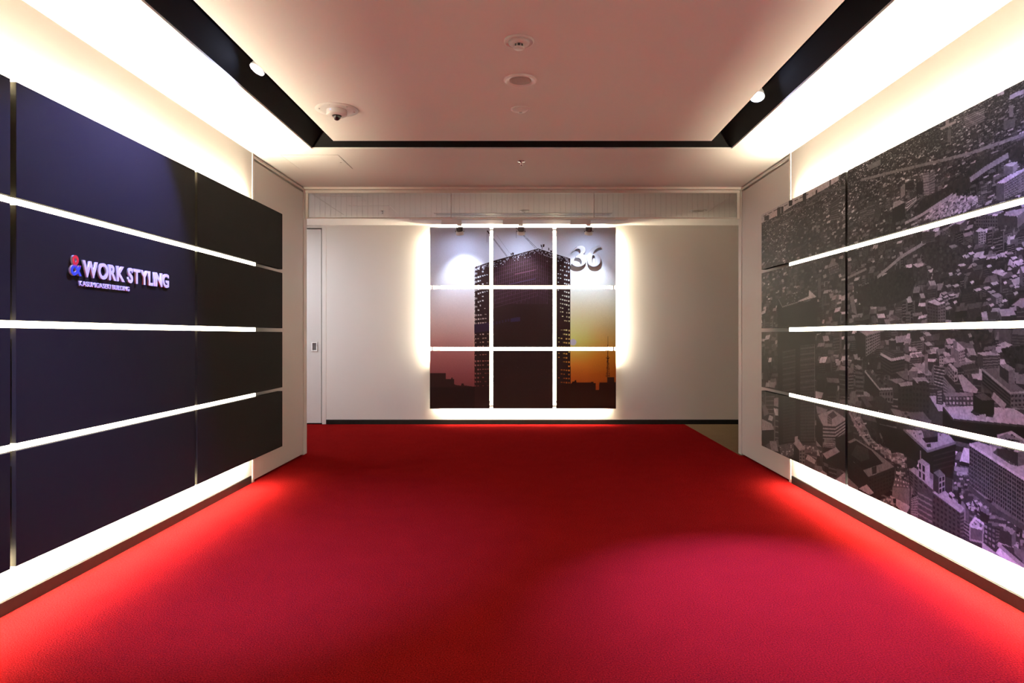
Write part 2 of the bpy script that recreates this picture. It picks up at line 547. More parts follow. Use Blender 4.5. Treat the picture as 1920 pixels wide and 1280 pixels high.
# ------------------------------------------------------------------ black and white aerial city photograph on the wall panels
RES = 0.003
CW = int((5.819 - RCOLS[3][0]) / RES) + 4
CH = int((ZP1 - ZP0) / RES) + 4
city = np.full((CH, CW), 0.035)
city += 0.02 * (smooth_noise(CH, CW, 9) - 0.4) + 0.02 * (rng.random((CH, CW)) - 0.5)

def uv(px, py):
    """a spot of the wall picture: hall position of the print -> canvas"""
    Y = FPX * PXR / (px - VPX)
    z = CAM_Z - (py - VPY) * Y / FPX
    return ((5.819 - Y) / RES, (ZP1 - z) / RES)
CROP = {'A': (1420, 340, 4.572), 'B': (1420, 600, 4.0), 'C': (1580, 140, 3.765), 'D': (1580, 380, 4.924), 'E': (1580, 600, 4.924), 'F': (1580, 740, 3.765)}
def tp(k, p):
    ox, oy, s = CROP[k]
    return uv(ox + p[0] / s, oy + p[1] / s)
def poly(k, pts, lum): fill(city, [tp(k, p) for p in pts], lum)
def path(k, pts, w, lum):
    q = [tp(k, p) for p in pts]
    for a, b in zip(q, q[1:]): line(city, a, b, w, lum)
def face(k, quad, lum, rows=0, cols=0, wl=0.02, fx=0.6, fy=0.5):
    q = [np.array(tp(k, p)) for p in quad]
    fill(city, q, lum)
    def bil(s, t): return (q[0] * (1 - s) + q[1] * s) * (1 - t) + (q[3] * (1 - s) + q[2] * s) * t
    for r in range(rows):
        for c in range(max(cols, 1)):
            if cols:
                s0 = (c + 0.5 - fx / 2) / cols; s1 = (c + 0.5 + fx / 2) / cols
            else:
                s0, s1 = 0.0, 1.0
            t0 = (r + 0.5 - fy / 2) / rows; t1 = (r + 0.5 + fy / 2) / rows
            fill(city, [bil(s0, t0), bil(s1, t0), bil(s1, t1), bil(s0, t1)], wl * random.uniform(0.6, 1.4))

# the sea of roofs: rows of small houses growing towards the foot of the picture
HOR = -46.0
cy = 2.0
while cy < CH + 30:
    d = cy - HOR
    s = max(2.6, 0.060 * d * random.uniform(0.85, 1.15))
    if cy > 420: s *= 1.25
    x = random.uniform(-s, 0)
    while x < CW + s:
        w = s * random.uniform(0.5, 1.5)
        hgt = s * random.choice([0.25, 0.3, 0.45, 0.5, 1.0, 1.6 if random.random() < 0.25 else 0.6])
        dp = s * random.uniform(0.22, 0.5)
        sk = random.choice([-0.6, 0.45, 0.8]) * dp
        r = random.random()
        roof = random.uniform(0.26, 0.55) if r < 0.22 else (random.uniform(0.09, 0.20) if r < 0.6 else random.uniform(0.03, 0.07))
        by = cy + random.uniform(-0.3, 0.3) * s
        ty = by - hgt
        tilt = random.uniform(-0.12, 0.02) * w
        A = (x, ty); B = (x + w, ty + tilt); Cc = (x + w + sk, ty + tilt - dp); Dd = (x + sk, ty - dp)
        wallc = random.uniform(0.02, 0.06)
        fill(city, [A, B, (x + w, by + tilt), (x, by)], wallc)
        side = random.uniform(0.05, 0.14)
        if sk > 0: fill(city, [B, Cc, (x + w + sk, by + tilt - dp), (x + w, by + tilt)], side)
        else: fill(city, [Dd, A, (x, by), (x + sk, by - dp)], side)
        fill(city, [A, B, Cc, Dd], roof)
        if hgt > 0.8 * s and s > 7:
            for t in np.arange(0.15, 0.95, 0.16):
                line(city, (x + 1, ty + t * hgt), (x + w - 1, ty + t * hgt + tilt), max(1.0, s * 0.05), side * 1.4)
        x += w * random.uniform(0.85, 1.6)
    cy += s * 0.52
# districts of brighter and darker roofs
city *= 0.55 + 0.95 * smooth_noise(CH, CW, 75) * (0.6 + 0.8 * smooth_noise(CH, CW, 28))
# fine grain of far streets
far = np.clip(1 - np.arange(CH) / 330.0, 0, 1)[:, None]
sp = (rng.random((CH, CW)) > 0.93) * rng.random((CH, CW)) * 0.22
city = city * (1 - 0.25 * far) + sp * far * 0.6

def trees(k, pts, lum=0.03):
    q = np.array([tp(k, p) for p in pts])
    mask = np.zeros((CH, CW), bool)
    fill(mask, q, True)
    n = 0.7 * smooth_noise(CH, CW, 7) + 0.5 * smooth_noise(CH, CW, 3)
    city[mask] = (lum * (0.35 + 1.3 * n))[mask]
    ys, xs = np.nonzero(mask)
    if len(xs):
        for i in rng.integers(0, len(xs), max(10, len(xs) // 90)):
            r = random.uniform(2, 5); c = (xs[i], ys[i])
            l = lum * random.uniform(0.4, 2.1)
            fill(city, [(c[0] + r * math.cos(a), c[1] + 0.8 * r * math.sin(a)) for a in np.arange(0, 6.28, 0.9)], l)
def speck(k, pts, base, n, lo, hi, size=4):
    q = np.array([tp(k, p) for p in pts])
    mask = np.zeros((CH, CW), bool)
    fill(mask, q, True)
    city[mask] = base
    ys, xs = np.nonzero(mask)
    for i in rng.integers(0, max(len(xs), 1), n):
        w = random.uniform(0.5, 2.0) * size; hh = random.uniform(0.3, 0.8) * size
        x, y = xs[i], ys[i]
        fill(city, [(x, y), (x + w, y - 0.2 * w), (x + w, y - 0.2 * w + hh), (x, y + hh)], random.uniform(lo, hi))

# sky and bay beyond the far city
poly('A', [(30, 240), (400, 60), (700, -60), (700, -10), (590, 60), (430, 150), (340, 185), (180, 290), (110, 325), (30, 360)], 0.46)
for a, b, c, d in ((60, 100, 300, 340), (170, 200, 230, 310), (205, 225, 225, 280), (390, 420, 90, 180), (270, 300, 170, 215), (500, 515, 80, 130), (620, 630, -10, 60)):
    poly('A', [(a, c), (b, c - 12), (b, d - 8), (a, d)], 0.05)
for i in range(9):
    x = 50 + i * 45
    path('A', [(x, 300 - i * 22), (x + 30, 285 - i * 22)], 2, 0.07)
path('A', [(40, 530), (130, 470), (150, 420), (260, 330), (420, 200), (560, 90), (760, 50)], 5, 0.12)
for i in range(10):
    x = random.uniform(60, 700); y = random.uniform(0.5, 1) * 60 + 330 - 0.42 * x + random.uniform(0, 120)
    path('A', [(x, y), (x + 60, y - 22)], 4, random.uniform(0.1, 0.25))
face('A', [(630, 190), (700, 140), (700, 330), (630, 340)], 0.05, 9, 0, 0.12)
face('A', [(735, 250), (770, 240), (770, 330), (735, 340)], 0.02, 10, 0, 0.3)
poly('A', [(505, 385), (525, 375), (525, 435), (505, 440)], 0.2)
# elevated road and far slabs
path('C', [(130, 745), (420, 672), (660, 617), (900, 557), (1280, 425)], 5, 0.20)
for x, y in ((300, 702), (510, 650), (680, 612), (780, 588), (912, 553), (1100, 490)):
    path('C', [(x, y), (x, y + 26)], 3, 0.1)
face('C', [(850, 300), (1000, 235), (1000, 330), (870, 385)], 0.09, 7, 0, 0.2, fy=0.4)
poly('C', [(180, 640), (268, 598), (268, 640), (180, 675)], 0.16)
poly('C', [(728, 325), (752, 320), (752, 375), (728, 372)], 0.25)
poly('C', [(740, 390), (765, 385), (765, 480), (740, 480)], 0.12)
poly('C', [(1090, 130), (1140, 105), (1140, 140), (1090, 155)], 0.38)
path('C', [(1180, 165), (1280, 118)], 6, 0.35)
path('C', [(690, 385), (800, 335)], 4, 0.3)
poly('C', [(1175, 225), (1205, 215), (1205, 300), (1175, 300)], 0.16)
poly('C', [(1135, 330), (1215, 310), (1215, 370), (1135, 390)], 0.10)
trees('C', [(1110, 560), (1280, 460), (1280, 640), (1180, 600), (1060, 660), (940, 740), (860, 740), (900, 640)], 0.03)
trees('C', [(500, 960), (560, 880), (720, 800), (840, 720), (930, 760), (860, 840), (760, 850), (620, 940), (520, 1000)], 0.028)
path('C', [(900, 745), (1010, 665), (1170, 570)], 8, 0.25)
face('C', [(565, 700), (610, 690), (610, 850), (575, 855)], 0.26, 8, 0, 0.16)
face('C', [(610, 700), (650, 670), (650, 830), (610, 840)], 0.20, 8, 0, 0.12)
poly('C', [(520, 760), (565, 755), (565, 850), (520, 845)], 0.025)
face('C', [(440, 770), (505, 735), (505, 820), (440, 815)], 0.02, 7, 0, 0.05)
poly('C', [(410, 795), (440, 770), (440, 850), (410, 880)], 0.22)
speck('C', [(560, 1020), (640, 930), (760, 850), (840, 860), (960, 870), (960, 935), (700, 1010)], 0.10, 260, 0.2, 0.55, 5)
path('C', [(440, 1050), (560, 990), (680, 910), (770, 855)], 5, 0.35)
poly('C', [(360, 900), (400, 885), (440, 900), (352, 948)], 0.32)
face('C', [(350, 948), (440, 902), (440, 1015), (350, 1040)], 0.02, 0, 0)
face('C', [(448, 900), (522, 862), (522, 895), (455, 970)], 0.05, 4, 0, 0.4)
face('C', [(170, 905), (220, 890), (220, 1000), (170, 1010)], 0.07, 8, 0, 0.11)
face('C', [(225, 900), (262, 930), (262, 1010), (225, 1010)], 0.09, 8, 0, 0.05)
face('C', [(120, 960), (170, 940), (170, 1030), (120, 1040)], 0.06, 7, 0, 0.14)
face('C', [(955, 860), (1008, 850), (1008, 915), (955, 925)], 0.12, 4, 4, 0.05)
poly('C', [(1085, 768), (1180, 708), (1280, 664), (1280, 684), (1140, 770)], 0.50)
face('C', [(1085, 770), (1140, 768), (1140, 885), (1085, 892)], 0.11)
face('C', [(1140, 768), (1290, 676), (1290, 815), (1140, 885)], 0.20, 7, 14, 0.05)
face('C', [(1135, 645), (1200, 650), (1200, 705), (1135, 700)], 0.15)
poly('C', [(1200, 650), (1235, 618), (1235, 670), (1200, 705)], 0.24)
poly('C', [(1135, 645), (1180, 622), (1235, 618), (1200, 650)], 0.4)
# second row of the picture
trees('D', [(790, 330), (950, 290), (1050, 350), (1180, 430), (1220, 520), (1130, 640), (900, 640), (760, 560), (730, 450)], 0.040)
trees('D', [(140, 800), (300, 720), (430, 640), (560, 600), (640, 600), (680, 720), (600, 880), (420, 960), (180, 960), (130, 880)], 0.026)
trees('D', [(640, 600), (740, 570), (830, 670), (770, 760), (680, 760)], 0.045)
trees('D', [(930, 720), (1060, 700), (1080, 780), (930, 800)], 0.035)
path('D', [(320, 690), (540, 500), (740, 380), (900, 270)], 6, 0.28)
path('D', [(45, 695), (220, 610)], 5, 0.22)
path('D', [(1200, 520), (1420, 480)], 4, 0.25)
poly('D', [(650, 570), (745, 555), (745, 580), (690, 600)], 0.42)
poly('D', [(955, 240), (1030, 180), (1150, 150), (1085, 205), (1040, 190)], 0.42)
poly('D', [(1008, 215), (1080, 200), (1080, 272), (1008, 268)], 0.04)
face('D', [(1080, 205), (1150, 155), (1150, 235), (1080, 268)], 0.10, 0, 8, 0.3)
poly('D', [(1230, 118), (1430, 105), (1490, 75), (1380, 80)], 0.30)
face('D', [(1232, 130), (1430, 120), (1430, 225), (1232, 220)], 0.10, 3, 9, 0.03)
face('D', [(1430, 110), (1490, 80), (1490, 200), (1430, 225)], 0.06)
poly('D', [(1485, 118), (1520, 80), (1680, 50), (1680, 78), (1615, 125)], 0.34)
face('D', [(1480, 125), (1615, 130), (1615, 235), (1480, 205)], 0.06, 0, 8, 0.14)
face('D', [(1615, 125), (1690, 75), (1690, 170), (1615, 235)], 0.18, 0, 6, 0.07)
face('D', [(1255, 270), (1322, 260), (1322, 370), (1255, 392)], 0.26, 5, 3, 0.06)
poly('D', [(1215, 275), (1255, 270), (1255, 390), (1215, 370)], 0.07)
poly('D', [(1225, 265), (1270, 230), (1322, 255), (1255, 272)], 0.45)
poly('D', [(1525, 312), (1547, 305), (1547, 382), (1525, 388)], 0.36)
face('D', [(735, 275), (850, 260), (850, 360), (735, 380)], 0.05, 6, 0, 0.10)
for i in range(46):
    x = random.uniform(850, 1640); y = random.uniform(390, 980)
    w = random.uniform(35, 90); hh = random.uniform(12, 26)
    l = random.uniform(0.22, 0.55)
    poly('D', [(x, y), (x + w * 0.7, y - 14), (x + w, y + 2), (x + w * 0.35, y + hh)], l)
    poly('D', [(x, y), (x + w * 0.35, y + hh), (x + w * 0.35, y + hh + 18), (x, y + 16)], 0.04)
    poly('D', [(x + w * 0.35, y + hh), (x + w, y + 2), (x + w, y + 18), (x + w * 0.35, y + hh + 18)], 0.07)
poly('D', [(1375, 645), (1420, 615), (1450, 640), (1525, 645), (1480, 680), (1440, 665)], 0.45)
face('D', [(1370, 850), (1420, 880), (1420, 935), (1370, 915)], 0.08)
face('D', [(1420, 880), (1475, 860), (1475, 915), (1420, 935)], 0.26, 3, 4, 0.05)
poly('D', [(1370, 848), (1440, 832), (1475, 858), (1420, 880)], 0.32)
poly('D', [(1560, 950), (1640, 885), (1690, 880), (1690, 960)], 0.3)
poly('D', [(1280, 1015), (1330, 1000), (1345, 1085), (1290, 1085)], 0.40)
face('D', [(1345, 1010), (1430, 1005), (1430, 1080), (1345, 1080)], 0.07, 0, 7, 0.17)
face('D', [(65, 870), (100, 850), (135, 1040), (85, 1005)], 0.20, 0, 3, 0.10)
face('D', [(780, 918), (882, 948), (882, 1110), (780, 1105)], 0.08, 6, 4, 0.035)
face('D', [(882, 948), (950, 922), (950, 1110), (882, 1110)], 0.16, 6, 3, 0.05)
poly('D', [(785, 915), (850, 893), (917, 930), (882, 950)], 0.46)
poly('D', [(430, 1050), (470, 1035), (550, 1075), (500, 1090)], 0.14)
# Kasumigaseki tower
poly('A', [(175, 1005), (330, 1060), (515, 1000), (515, 1290), (175, 1290)], 0.022)
poly('B', [(150, 40), (437, 30), (437, 915), (160, 935)], 0.022)
poly('A', [(180, 1005), (445, 925), (510, 992), (215, 1078)], 0.055)
poly('A', [(445, 930), (508, 990), (345, 1036), (355, 1022), (440, 985)], 0.48)
path('A', [(182, 1010), (215, 1076), (345, 1036)], 3, 0.25)
for i in range(26):
    x = random.uniform(230, 420); y = 1060 - (x - 215) * 0.29 - random.uniform(0, 60)
    poly('A', [(x, y), (x + 9, y - 3), (x + 9, y + 5), (x, y + 8)], random.choice([0.3, 0.2, 0.015]))
face('B', [(190, 235), (286, 215), (288, 900), (192, 915)], 0.060, 30, 12, 0.02, 0.5, 0.5)
face('B', [(322, 190), (430, 178), (430, 905), (324, 905)], 0.080, 30, 13, 0.02, 0.5, 0.5)
for i in range(8):
    y = 215 + i * 42
    path('B', [(190, y + 25), (286, y + 8)], 3, 0.10)
    path('B', [(322, y), (430, y - 14)], 3, 0.12)
path('B', [(432, 180), (432, 905)], 2, 0.2)
face('A', [(520, 830), (545, 820), (545, 1000), (520, 1000)], 0.13)
face('A', [(610, 750), (700, 710), (700, 780), (620, 810)], 0.10, 3, 8, 0.2)
poly('A', [(605, 745), (640, 660), (665, 660), (665, 690), (700, 708)], 0.22)
# around the tower's foot
poly('B', [(85, 465), (138, 465), (130, 510), (88, 500)], 0.32)
poly('B', [(125, 585), (158, 580), (158, 650), (125, 640)], 0.30)
poly('B', [(35, 740), (110, 775), (125, 820), (35, 825)], 0.36)
poly('B', [(35, 825), (125, 820), (125, 900), (35, 950)], 0.03)
poly('B', [(35, 640), (60, 630), (90, 700), (50, 720)], 0.2)
poly('B', [(92, 905), (142, 905), (160, 985), (105, 975)], 0.28)
poly('B', [(165, 935), (250, 920), (440, 945), (480, 985), (300, 1000), (180, 1030)], 0.16)
speck('B', [(165, 935), (250, 920), (440, 945), (480, 985), (300, 1000), (180, 1030)], 0.13, 70, 0.05, 0.5, 6)
poly('B', [(440, 640), (530, 670), (500, 700), (450, 700)], 0.26)
poly('B', [(455, 710), (565, 668), (668, 738), (585, 790), (492, 785)], 0.34)
poly('B', [(527, 710), (570, 680), (600, 715), (560, 740)], 0.10)
face('B', [(527, 712), (560, 742), (560, 782), (527, 775)], 0.2, 3, 3, 0.06)
face('B', [(492, 785), (585, 790), (585, 892), (492, 888)], 0.30, 4, 0, 0.05)
face('B', [(585, 790), (668, 738), (668, 830), (585, 892)], 0.34, 4, 0, 0.05)
poly('B', [(440, 720), (492, 790), (492, 960), (440, 900)], 0.02)
poly('B', [(585, 880), (720, 830), (720, 1180), (600, 1100)], 0.025)
face('B', [(495, 915), (580, 920), (570, 960), (500, 950)], 0.10, 3, 0, 0.25)
poly('B', [(490, 1000), (590, 950), (620, 985), (520, 1040)], 0.30)
poly('B', [(490, 1000), (520, 1040), (620, 985), (620, 1120), (560, 1090), (490, 1060)], 0.03)
poly('B', [(272, 920), (310, 890), (358, 965), (315, 975)], 0.32)
poly('B', [(272, 925), (315, 975), (315, 1090), (272, 1060)], 0.03)
face('B', [(315, 975), (358, 965), (358, 1110), (315, 1090)], 0.18, 5, 2, 0.04)
poly('B', [(282, 872), (304, 868), (304, 925), (282, 925)], 0.38)
poly('B', [(362, 1040), (380, 1005), (440, 1050), (430, 1080)], 0.34)
face('B', [(362, 1040), (430, 1078), (430, 1140), (362, 1110)], 0.10, 0, 6, 0.03)
poly('B', [(580, 1200), (650, 1145), (720, 1160), (720, 1270), (650, 1240)], 0.36)
poly('B', [(470, 1140), (490, 1125), (525, 1150), (515, 1180)], 0.30)
# third row of the picture
trees('E', [(850, 100), (1250, 90), (1420, 200), (1150, 210), (950, 150)], 0.035)
trees('E', [(1460, 260), (1674, 230), (1674, 410), (1500, 380)], 0.024)
face('E', [(1440, 80), (1550, 80), (1550, 200), (1440, 200)], 0.10, 0, 5, 0.18)
for i in range(18):
    x = random.uniform(600, 1240); y = random.uniform(110, 380)
    w = random.uniform(40, 90)
    poly('E', [(x, y), (x + w * 0.6, y - 10), (x + w, y + 22), (x + w * 0.4, y + 30)], random.uniform(0.15, 0.42))
poly('E', [(150, 100), (330, 92), (346, 106), (215, 142)], 0.34)
poly('E', [(115, 112), (215, 142), (215, 335), (140, 345)], 0.03)
face('E', [(215, 142), (346, 106), (346, 240), (215, 335)], 0.26, 6, 8, 0.03, 0.75, 0.6)
poly('E', [(1425, 225), (1500, 198), (1575, 230), (1480, 245)], 0.36)
poly('E', [(350, 312), (400, 240), (560, 285), (572, 345), (450, 368)], 0.11)
face('E', [(375, 255), (480, 290), (480, 350), (375, 300)], 0.05, 3, 0, 0.10)
face('E', [(480, 290), (562, 280), (562, 345), (480, 350)], 0.05, 3, 0, 0.09)
poly('E', [(350, 312), (450, 368), (572, 345), (572, 470), (480, 535), (350, 470)], 0.025)
path('E', [(350, 310), (450, 366), (572, 343)], 5, 0.45)
for i in range(4):
    path('E', [(355, 345 + i * 30), (450, 405 + i * 30), (570, 378 + i * 30)], 3, 0.06)
poly('E', [(425, 182), (492, 182), (495, 278), (425, 275)], 0.055)
poly('E', [(425, 182), (455, 165), (492, 182), (460, 190)], 0.34)
poly('E', [(570, 310), (635, 330), (615, 385), (572, 370)], 0.34)
face('E', [(572, 215), (612, 210), (612, 300), (572, 300)], 0.13)
face('E', [(115, 440), (182, 450), (195, 692), (120, 692)], 0.12, 6, 0, 0.03)
poly('E', [(110, 422), (142, 410), (182, 440), (150, 458)], 0.24)
poly('E', [(205, 472), (340, 637), (340, 745), (200, 645)], 0.02)
poly('E', [(205, 470), (260, 450), (432, 612), (342, 637)], 0.075)
path('E', [(205, 470), (340, 636), (460, 632)], 4, 0.34)
face('E', [(340, 660), (465, 650), (465, 765), (340, 745)], 0.14, 2, 5, 0.03)
for i in range(9):
    x = 260 + i * 16 + random.uniform(-8, 8); y = 465 + i * 16
    poly('E', [(x, y), (x + 22, y + 4), (x + 26, y + 30), (x + 4, y + 26)], random.choice([0.02, 0.12, 0.2]))
poly('E', [(490, 480), (600, 460), (605, 555), (560, 540)], 0.17)
poly('E', [(425, 545), (540, 535), (575, 560), (500, 585)], 0.24)
face('E', [(610, 470), (692, 465), (692, 545), (612, 560)], 0.17)
poly('E', [(610, 470), (640, 440), (692, 445), (692, 468)], 0.36)
poly('E', [(640, 400), (720, 395), (845, 505), (770, 510)], 0.32)
face('E', [(735, 510), (840, 505), (840, 600), (745, 590)], 0.16, 3, 4, 0.04)
face('E', [(755, 315), (787, 310), (787, 490), (760, 490)], 0.20)
face('E', [(510, 585), (645, 575), (645, 850), (510, 835)], 0.035, 6, 4, 0.018)
face('E', [(645, 550), (800, 578), (800, 870), (645, 860)], 0.045, 6, 5, 0.02)
poly('E', [(512, 582), (600, 565), (645, 572), (645, 600), (540, 612)], 0.34)
poly('E', [(645, 530), (760, 525), (802, 576), (690, 582)], 0.34)
poly('E', [(690, 565), (770, 560), (785, 578), (700, 582)], 0.05)
face('E', [(845, 405), (940, 420), (945, 640), (840, 605)], 0.05, 7, 0, 0.28, fy=0.3)
poly('E', [(820, 460), (845, 400), (845, 610), (825, 560)], 0.16)
face('E', [(890, 335), (930, 330), (930, 425), (895, 420)], 0.34, 3, 2, 0.06)
poly('E', [(925, 290), (980, 300), (1000, 330), (940, 332)], 0.42)
face('E', [(1000, 245), (1072, 288), (1072, 398), (1000, 335)], 0.20)
face('E', [(1072, 288), (1132, 265), (1132, 385), (1075, 398)], 0.30, 4, 4, 0.05)
poly('E', [(1000, 243), (1060, 200), (1132, 264), (1072, 287)], 0.44)
face('E', [(1020, 192), (1055, 190), (1055, 262), (1020, 262)], 0.20)
poly('E', [(945, 365), (1030, 350), (1045, 385), (960, 395)], 0.4)
poly('E', [(1130, 340), (1200, 380), (1150, 390), (1128, 375)], 0.4)
poly('E', [(925, 500), (960, 500), (1100, 655), (950, 655)], 0.03)
for i in range(5):
    path('E', [(925, 520 + i * 30), (1040, 655 + i * 10)], 3, 0.2)
poly('E', [(1060, 505), (1105, 500), (1250, 640), (1240, 670), (1120, 660)], 0.36)
face('E', [(975, 405), (1030, 470), (1030, 570), (972, 500)], 0.22, 3, 3, 0.03)
face('E', [(1030, 470), (1062, 460), (1062, 560), (1030, 570)], 0.3, 2, 1, 0.05)
poly('E', [(975, 405), (1000, 400), (1062, 458), (1030, 470)], 0.42)
poly('E', [(1085, 420), (1210, 395), (1260, 440), (1120, 465)], 0.06)
face('E', [(1120, 462), (1258, 440), (1258, 490), (1120, 505)], 0.10, 1, 9, 0.03)
face('E', [(1245, 308), (1295, 325), (1295, 440), (1245, 430)], 0.06)
face('E', [(1295, 325), (1455, 322), (1455, 425), (1295, 440)], 0.15, 4, 0, 0.04)
poly('E', [(1240, 303), (1385, 283), (1458, 320), (1295, 325)], 0.38)
poly('E', [(1365, 290), (1395, 265), (1430, 285), (1420, 312)], 0.2)
poly('E', [(1280, 448), (1420, 440), (1600, 590), (1680, 645), (1680, 672), (1552, 678)], 0.15)
path('E', [(1282, 450), (1552, 676), (1680, 668)], 4, 0.28)
face('E', [(1285, 462), (1550, 685), (1550, 810), (1290, 600)], 0.06, 4, 0, 0.018)
face('E', [(1552, 680), (1690, 672), (1690, 800), (1550, 808)], 0.14, 3, 4, 0.04)
poly('E', [(1450, 412), (1532, 472), (1532, 585), (1450, 515)], 0.04)
poly('E', [(1532, 472), (1592, 455), (1592, 582), (1532, 585)], 0.17)
poly('E', [(1450, 410), (1512, 400), (1592, 452), (1532, 470)], 0.26)
poly('E', [(1600, 500), (1690, 495), (1690, 590), (1600, 580)], 0.2)
poly('E', [(800, 700), (870, 695), (965, 785), (935, 800), (925, 838), (885, 838)], 0.42)
poly('E', [(800, 705), (885, 840), (925, 838), (925, 960), (800, 900)], 0.06)
face('E', [(862, 650), (930, 640), (930, 780), (865, 770)], 0.05, 5, 1, 0.2)
face('E', [(945, 700), (1210, 700), (1210, 790), (950, 785)], 0.07, 2, 8, 0.3)
poly('E', [(930, 670), (1200, 665), (1215, 700), (950, 705)], 0.24)
poly('E', [(925, 800), (1020, 915), (1690, 978), (1690, 1150), (1170, 1140), (1030, 1110), (925, 970)], 0.012)
poly('E', [(930, 802), (1205, 790), (1395, 802), (1580, 815), (1690, 880), (1690, 978), (1020, 917)], 0.42)
path('E', [(928, 802), (1020, 917), (1690, 978)], 3, 0.06)
poly('E', [(1180, 850), (1210, 815), (1400, 860), (1390, 895), (1310, 890), (1230, 880)], 0.05)
poly('E', [(1205, 680), (1300, 668), (1362, 675), (1402, 745), (1402, 865), (1350, 892), (1205, 840)], 0.010)
poly('E', [(1215, 690), (1300, 670), (1390, 735), (1290, 740)], 0.10)
face('E', [(1262, 872), (1320, 866), (1320, 915), (1265, 912)], 0.34)
path('E', [(1385, 690), (1500, 800)], 10, 0.3)
poly('E', [(590, 850), (742, 845), (802, 915), (640, 920)], 0.14)
poly('E', [(160, 705), (200, 700), (275, 795), (225, 805)], 0.10)
poly('E', [(300, 700), (360, 700), (570, 900), (540, 960), (300, 790)], 0.05)
poly('E', [(440, 815), (530, 830), (560, 890), (480, 880)], 0.2)
# bottom row of the picture
speck('F', [(45, 60), (100, 90), (160, 220), (240, 330), (300, 375), (430, 400), (440, 510), (340, 460), (230, 380), (120, 280), (60, 170)], 0.20, 160, 0.03, 0.42, 7)
path('F', [(45, 120), (140, 290), (190, 350)], 6, 0.28)
trees('F', [(170, 225), (230, 240), (280, 330), (250, 350), (200, 300)], 0.03)
trees('F', [(330, 380), (400, 375), (435, 400), (350, 410)], 0.03)
poly('F', [(240, 200), (430, 250), (440, 420), (310, 370)], 0.018)
poly('F', [(430, 250), (600, 400), (800, 338), (790, 600), (640, 560), (540, 480), (430, 420)], 0.016)
for i in range(4):
    path('F', [(640, 430 + i * 34), (790, 390 + i * 34)], 2, 0.04)
poly('F', [(430, 242), (600, 398), (798, 335), (745, 275), (560, 250)], 0.36)
path('F', [(430, 242), (600, 398), (798, 335)], 4, 0.2)
face('F', [(560, 250), (672, 262), (672, 312), (580, 320)], 0.10)
poly('F', [(560, 305), (672, 290), (672, 330), (590, 338)], 0.03)
face('F', [(592, 345), (622, 340), (622, 368), (595, 368)], 0.05)
for i in range(14):
    x = random.uniform(480, 740); y = random.uniform(262, 285) + abs(x - 600) * 0.0
    path('F', [(x, y), (x + 8, y + 3)], 3, 0.12)
poly('F', [(35, 330), (85, 305), (215, 385), (365, 505), (182, 578), (145, 530), (285, 482), (205, 395), (100, 372)], 0.20)
poly('F', [(40, 345), (95, 320), (205, 392), (285, 482), (150, 528), (40, 440)], 0.018)
poly('F', [(100, 350), (180, 380), (190, 450), (130, 470), (60, 420)], 0.05)
poly('F', [(182, 578), (368, 505), (368, 655), (245, 725), (182, 700)], 0.035)
face('F', [(182, 590), (368, 518), (368, 650), (182, 720)], 0.035, 5, 9, 0.016)
poly('F', [(36, 430), (182, 578), (182, 705), (36, 640)], 0.025)
poly('F', [(36, 580), (110, 650), (110, 690), (36, 650)], 0.18)
poly('F', [(115, 660), (170, 630), (220, 690), (190, 705)], 0.34)
poly('F', [(205, 510), (240, 500), (240, 550), (210, 560)], 0.04)
speck('F', [(380, 500), (470, 520), (470, 620), (400, 600)], 0.06, 30, 0.02, 0.3, 6)
face('F', [(470, 535), (637, 668), (637, 910), (470, 650)], 0.10, 6, 5, 0.03)
poly('F', [(470, 527), (503, 508), (638, 600), (638, 668)], 0.34)
poly('F', [(530, 660), (637, 668), (637, 915), (530, 870)], 0.09)
for i in range(5):
    path('F', [(530, 690 + i * 36), (635, 745 + i * 38)], 3, 0.2)
face('F', [(533, 462), (585, 500), (585, 615), (535, 580)], 0.36, 2, 2, 0.03, 0.6, 0.75)
face('F', [(585, 500), (614, 490), (614, 600), (585, 615)], 0.40)
poly('F', [(533, 462), (560, 448), (614, 488), (585, 500)], 0.30)
path('F', [(549, 390), (549, 460)], 3, 0.22)
face('F', [(372, 570), (470, 620), (500, 660), (352, 650)], 0.14, 2, 6, 0.4, 0.5, 0.35)
face('F', [(352, 650), (500, 660), (470, 780), (350, 720)], 0.20, 0, 8, 0.09)
poly('F', [(335, 740), (350, 715), (480, 785), (445, 845)], 0.36)
poly('F', [(355, 730), (378, 728), (378, 780), (358, 775)], 0.04)
face('F', [(482, 730), (532, 708), (528, 885), (480, 862)], 0.26, 9, 4, 0.04)
path('F', [(462, 500), (478, 660), (478, 860)], 3, 0.03)
path('F', [(378, 545), (400, 555), (412, 540)], 5, 0.4)
speck('F', [(250, 745), (340, 710), (360, 790), (330, 790)], 0.12, 40, 0.03, 0.4, 6)
speck('F', [(780, 500), (890, 520), (890, 630), (960, 700), (1020, 780), (1110, 850), (1280, 940), (1280, 1210), (1100, 1050), (900, 830), (780, 640)], 0.06, 120, 0.02, 0.40, 8)
poly('F', [(788, 502), (888, 516), (888, 548), (790, 535)], 0.28)
poly('F', [(722, 575), (778, 590), (778, 640), (722, 625)], 0.05)
face('F', [(632, 690), (832, 832), (832, 1015), (632, 915)], 0.075, 6, 7, 0.025)
face('F', [(832, 832), (858, 820), (858, 1020), (832, 1015)], 0.13, 7, 0, 0.05)
poly('F', [(632, 682), (725, 676), (860, 800), (832, 832)], 0.34)
face('F', [(640, 548), (680, 580), (680, 700), (640, 670)], 0.05)
face('F', [(680, 580), (722, 565), (722, 680), (680, 702)], 0.30, 3, 2, 0.03, 0.75, 0.75)
poly('F', [(640, 546), (685, 525), (722, 562), (680, 580)], 0.16)
path('F', [(825, 650), (825, 770)], 8, 0.02)
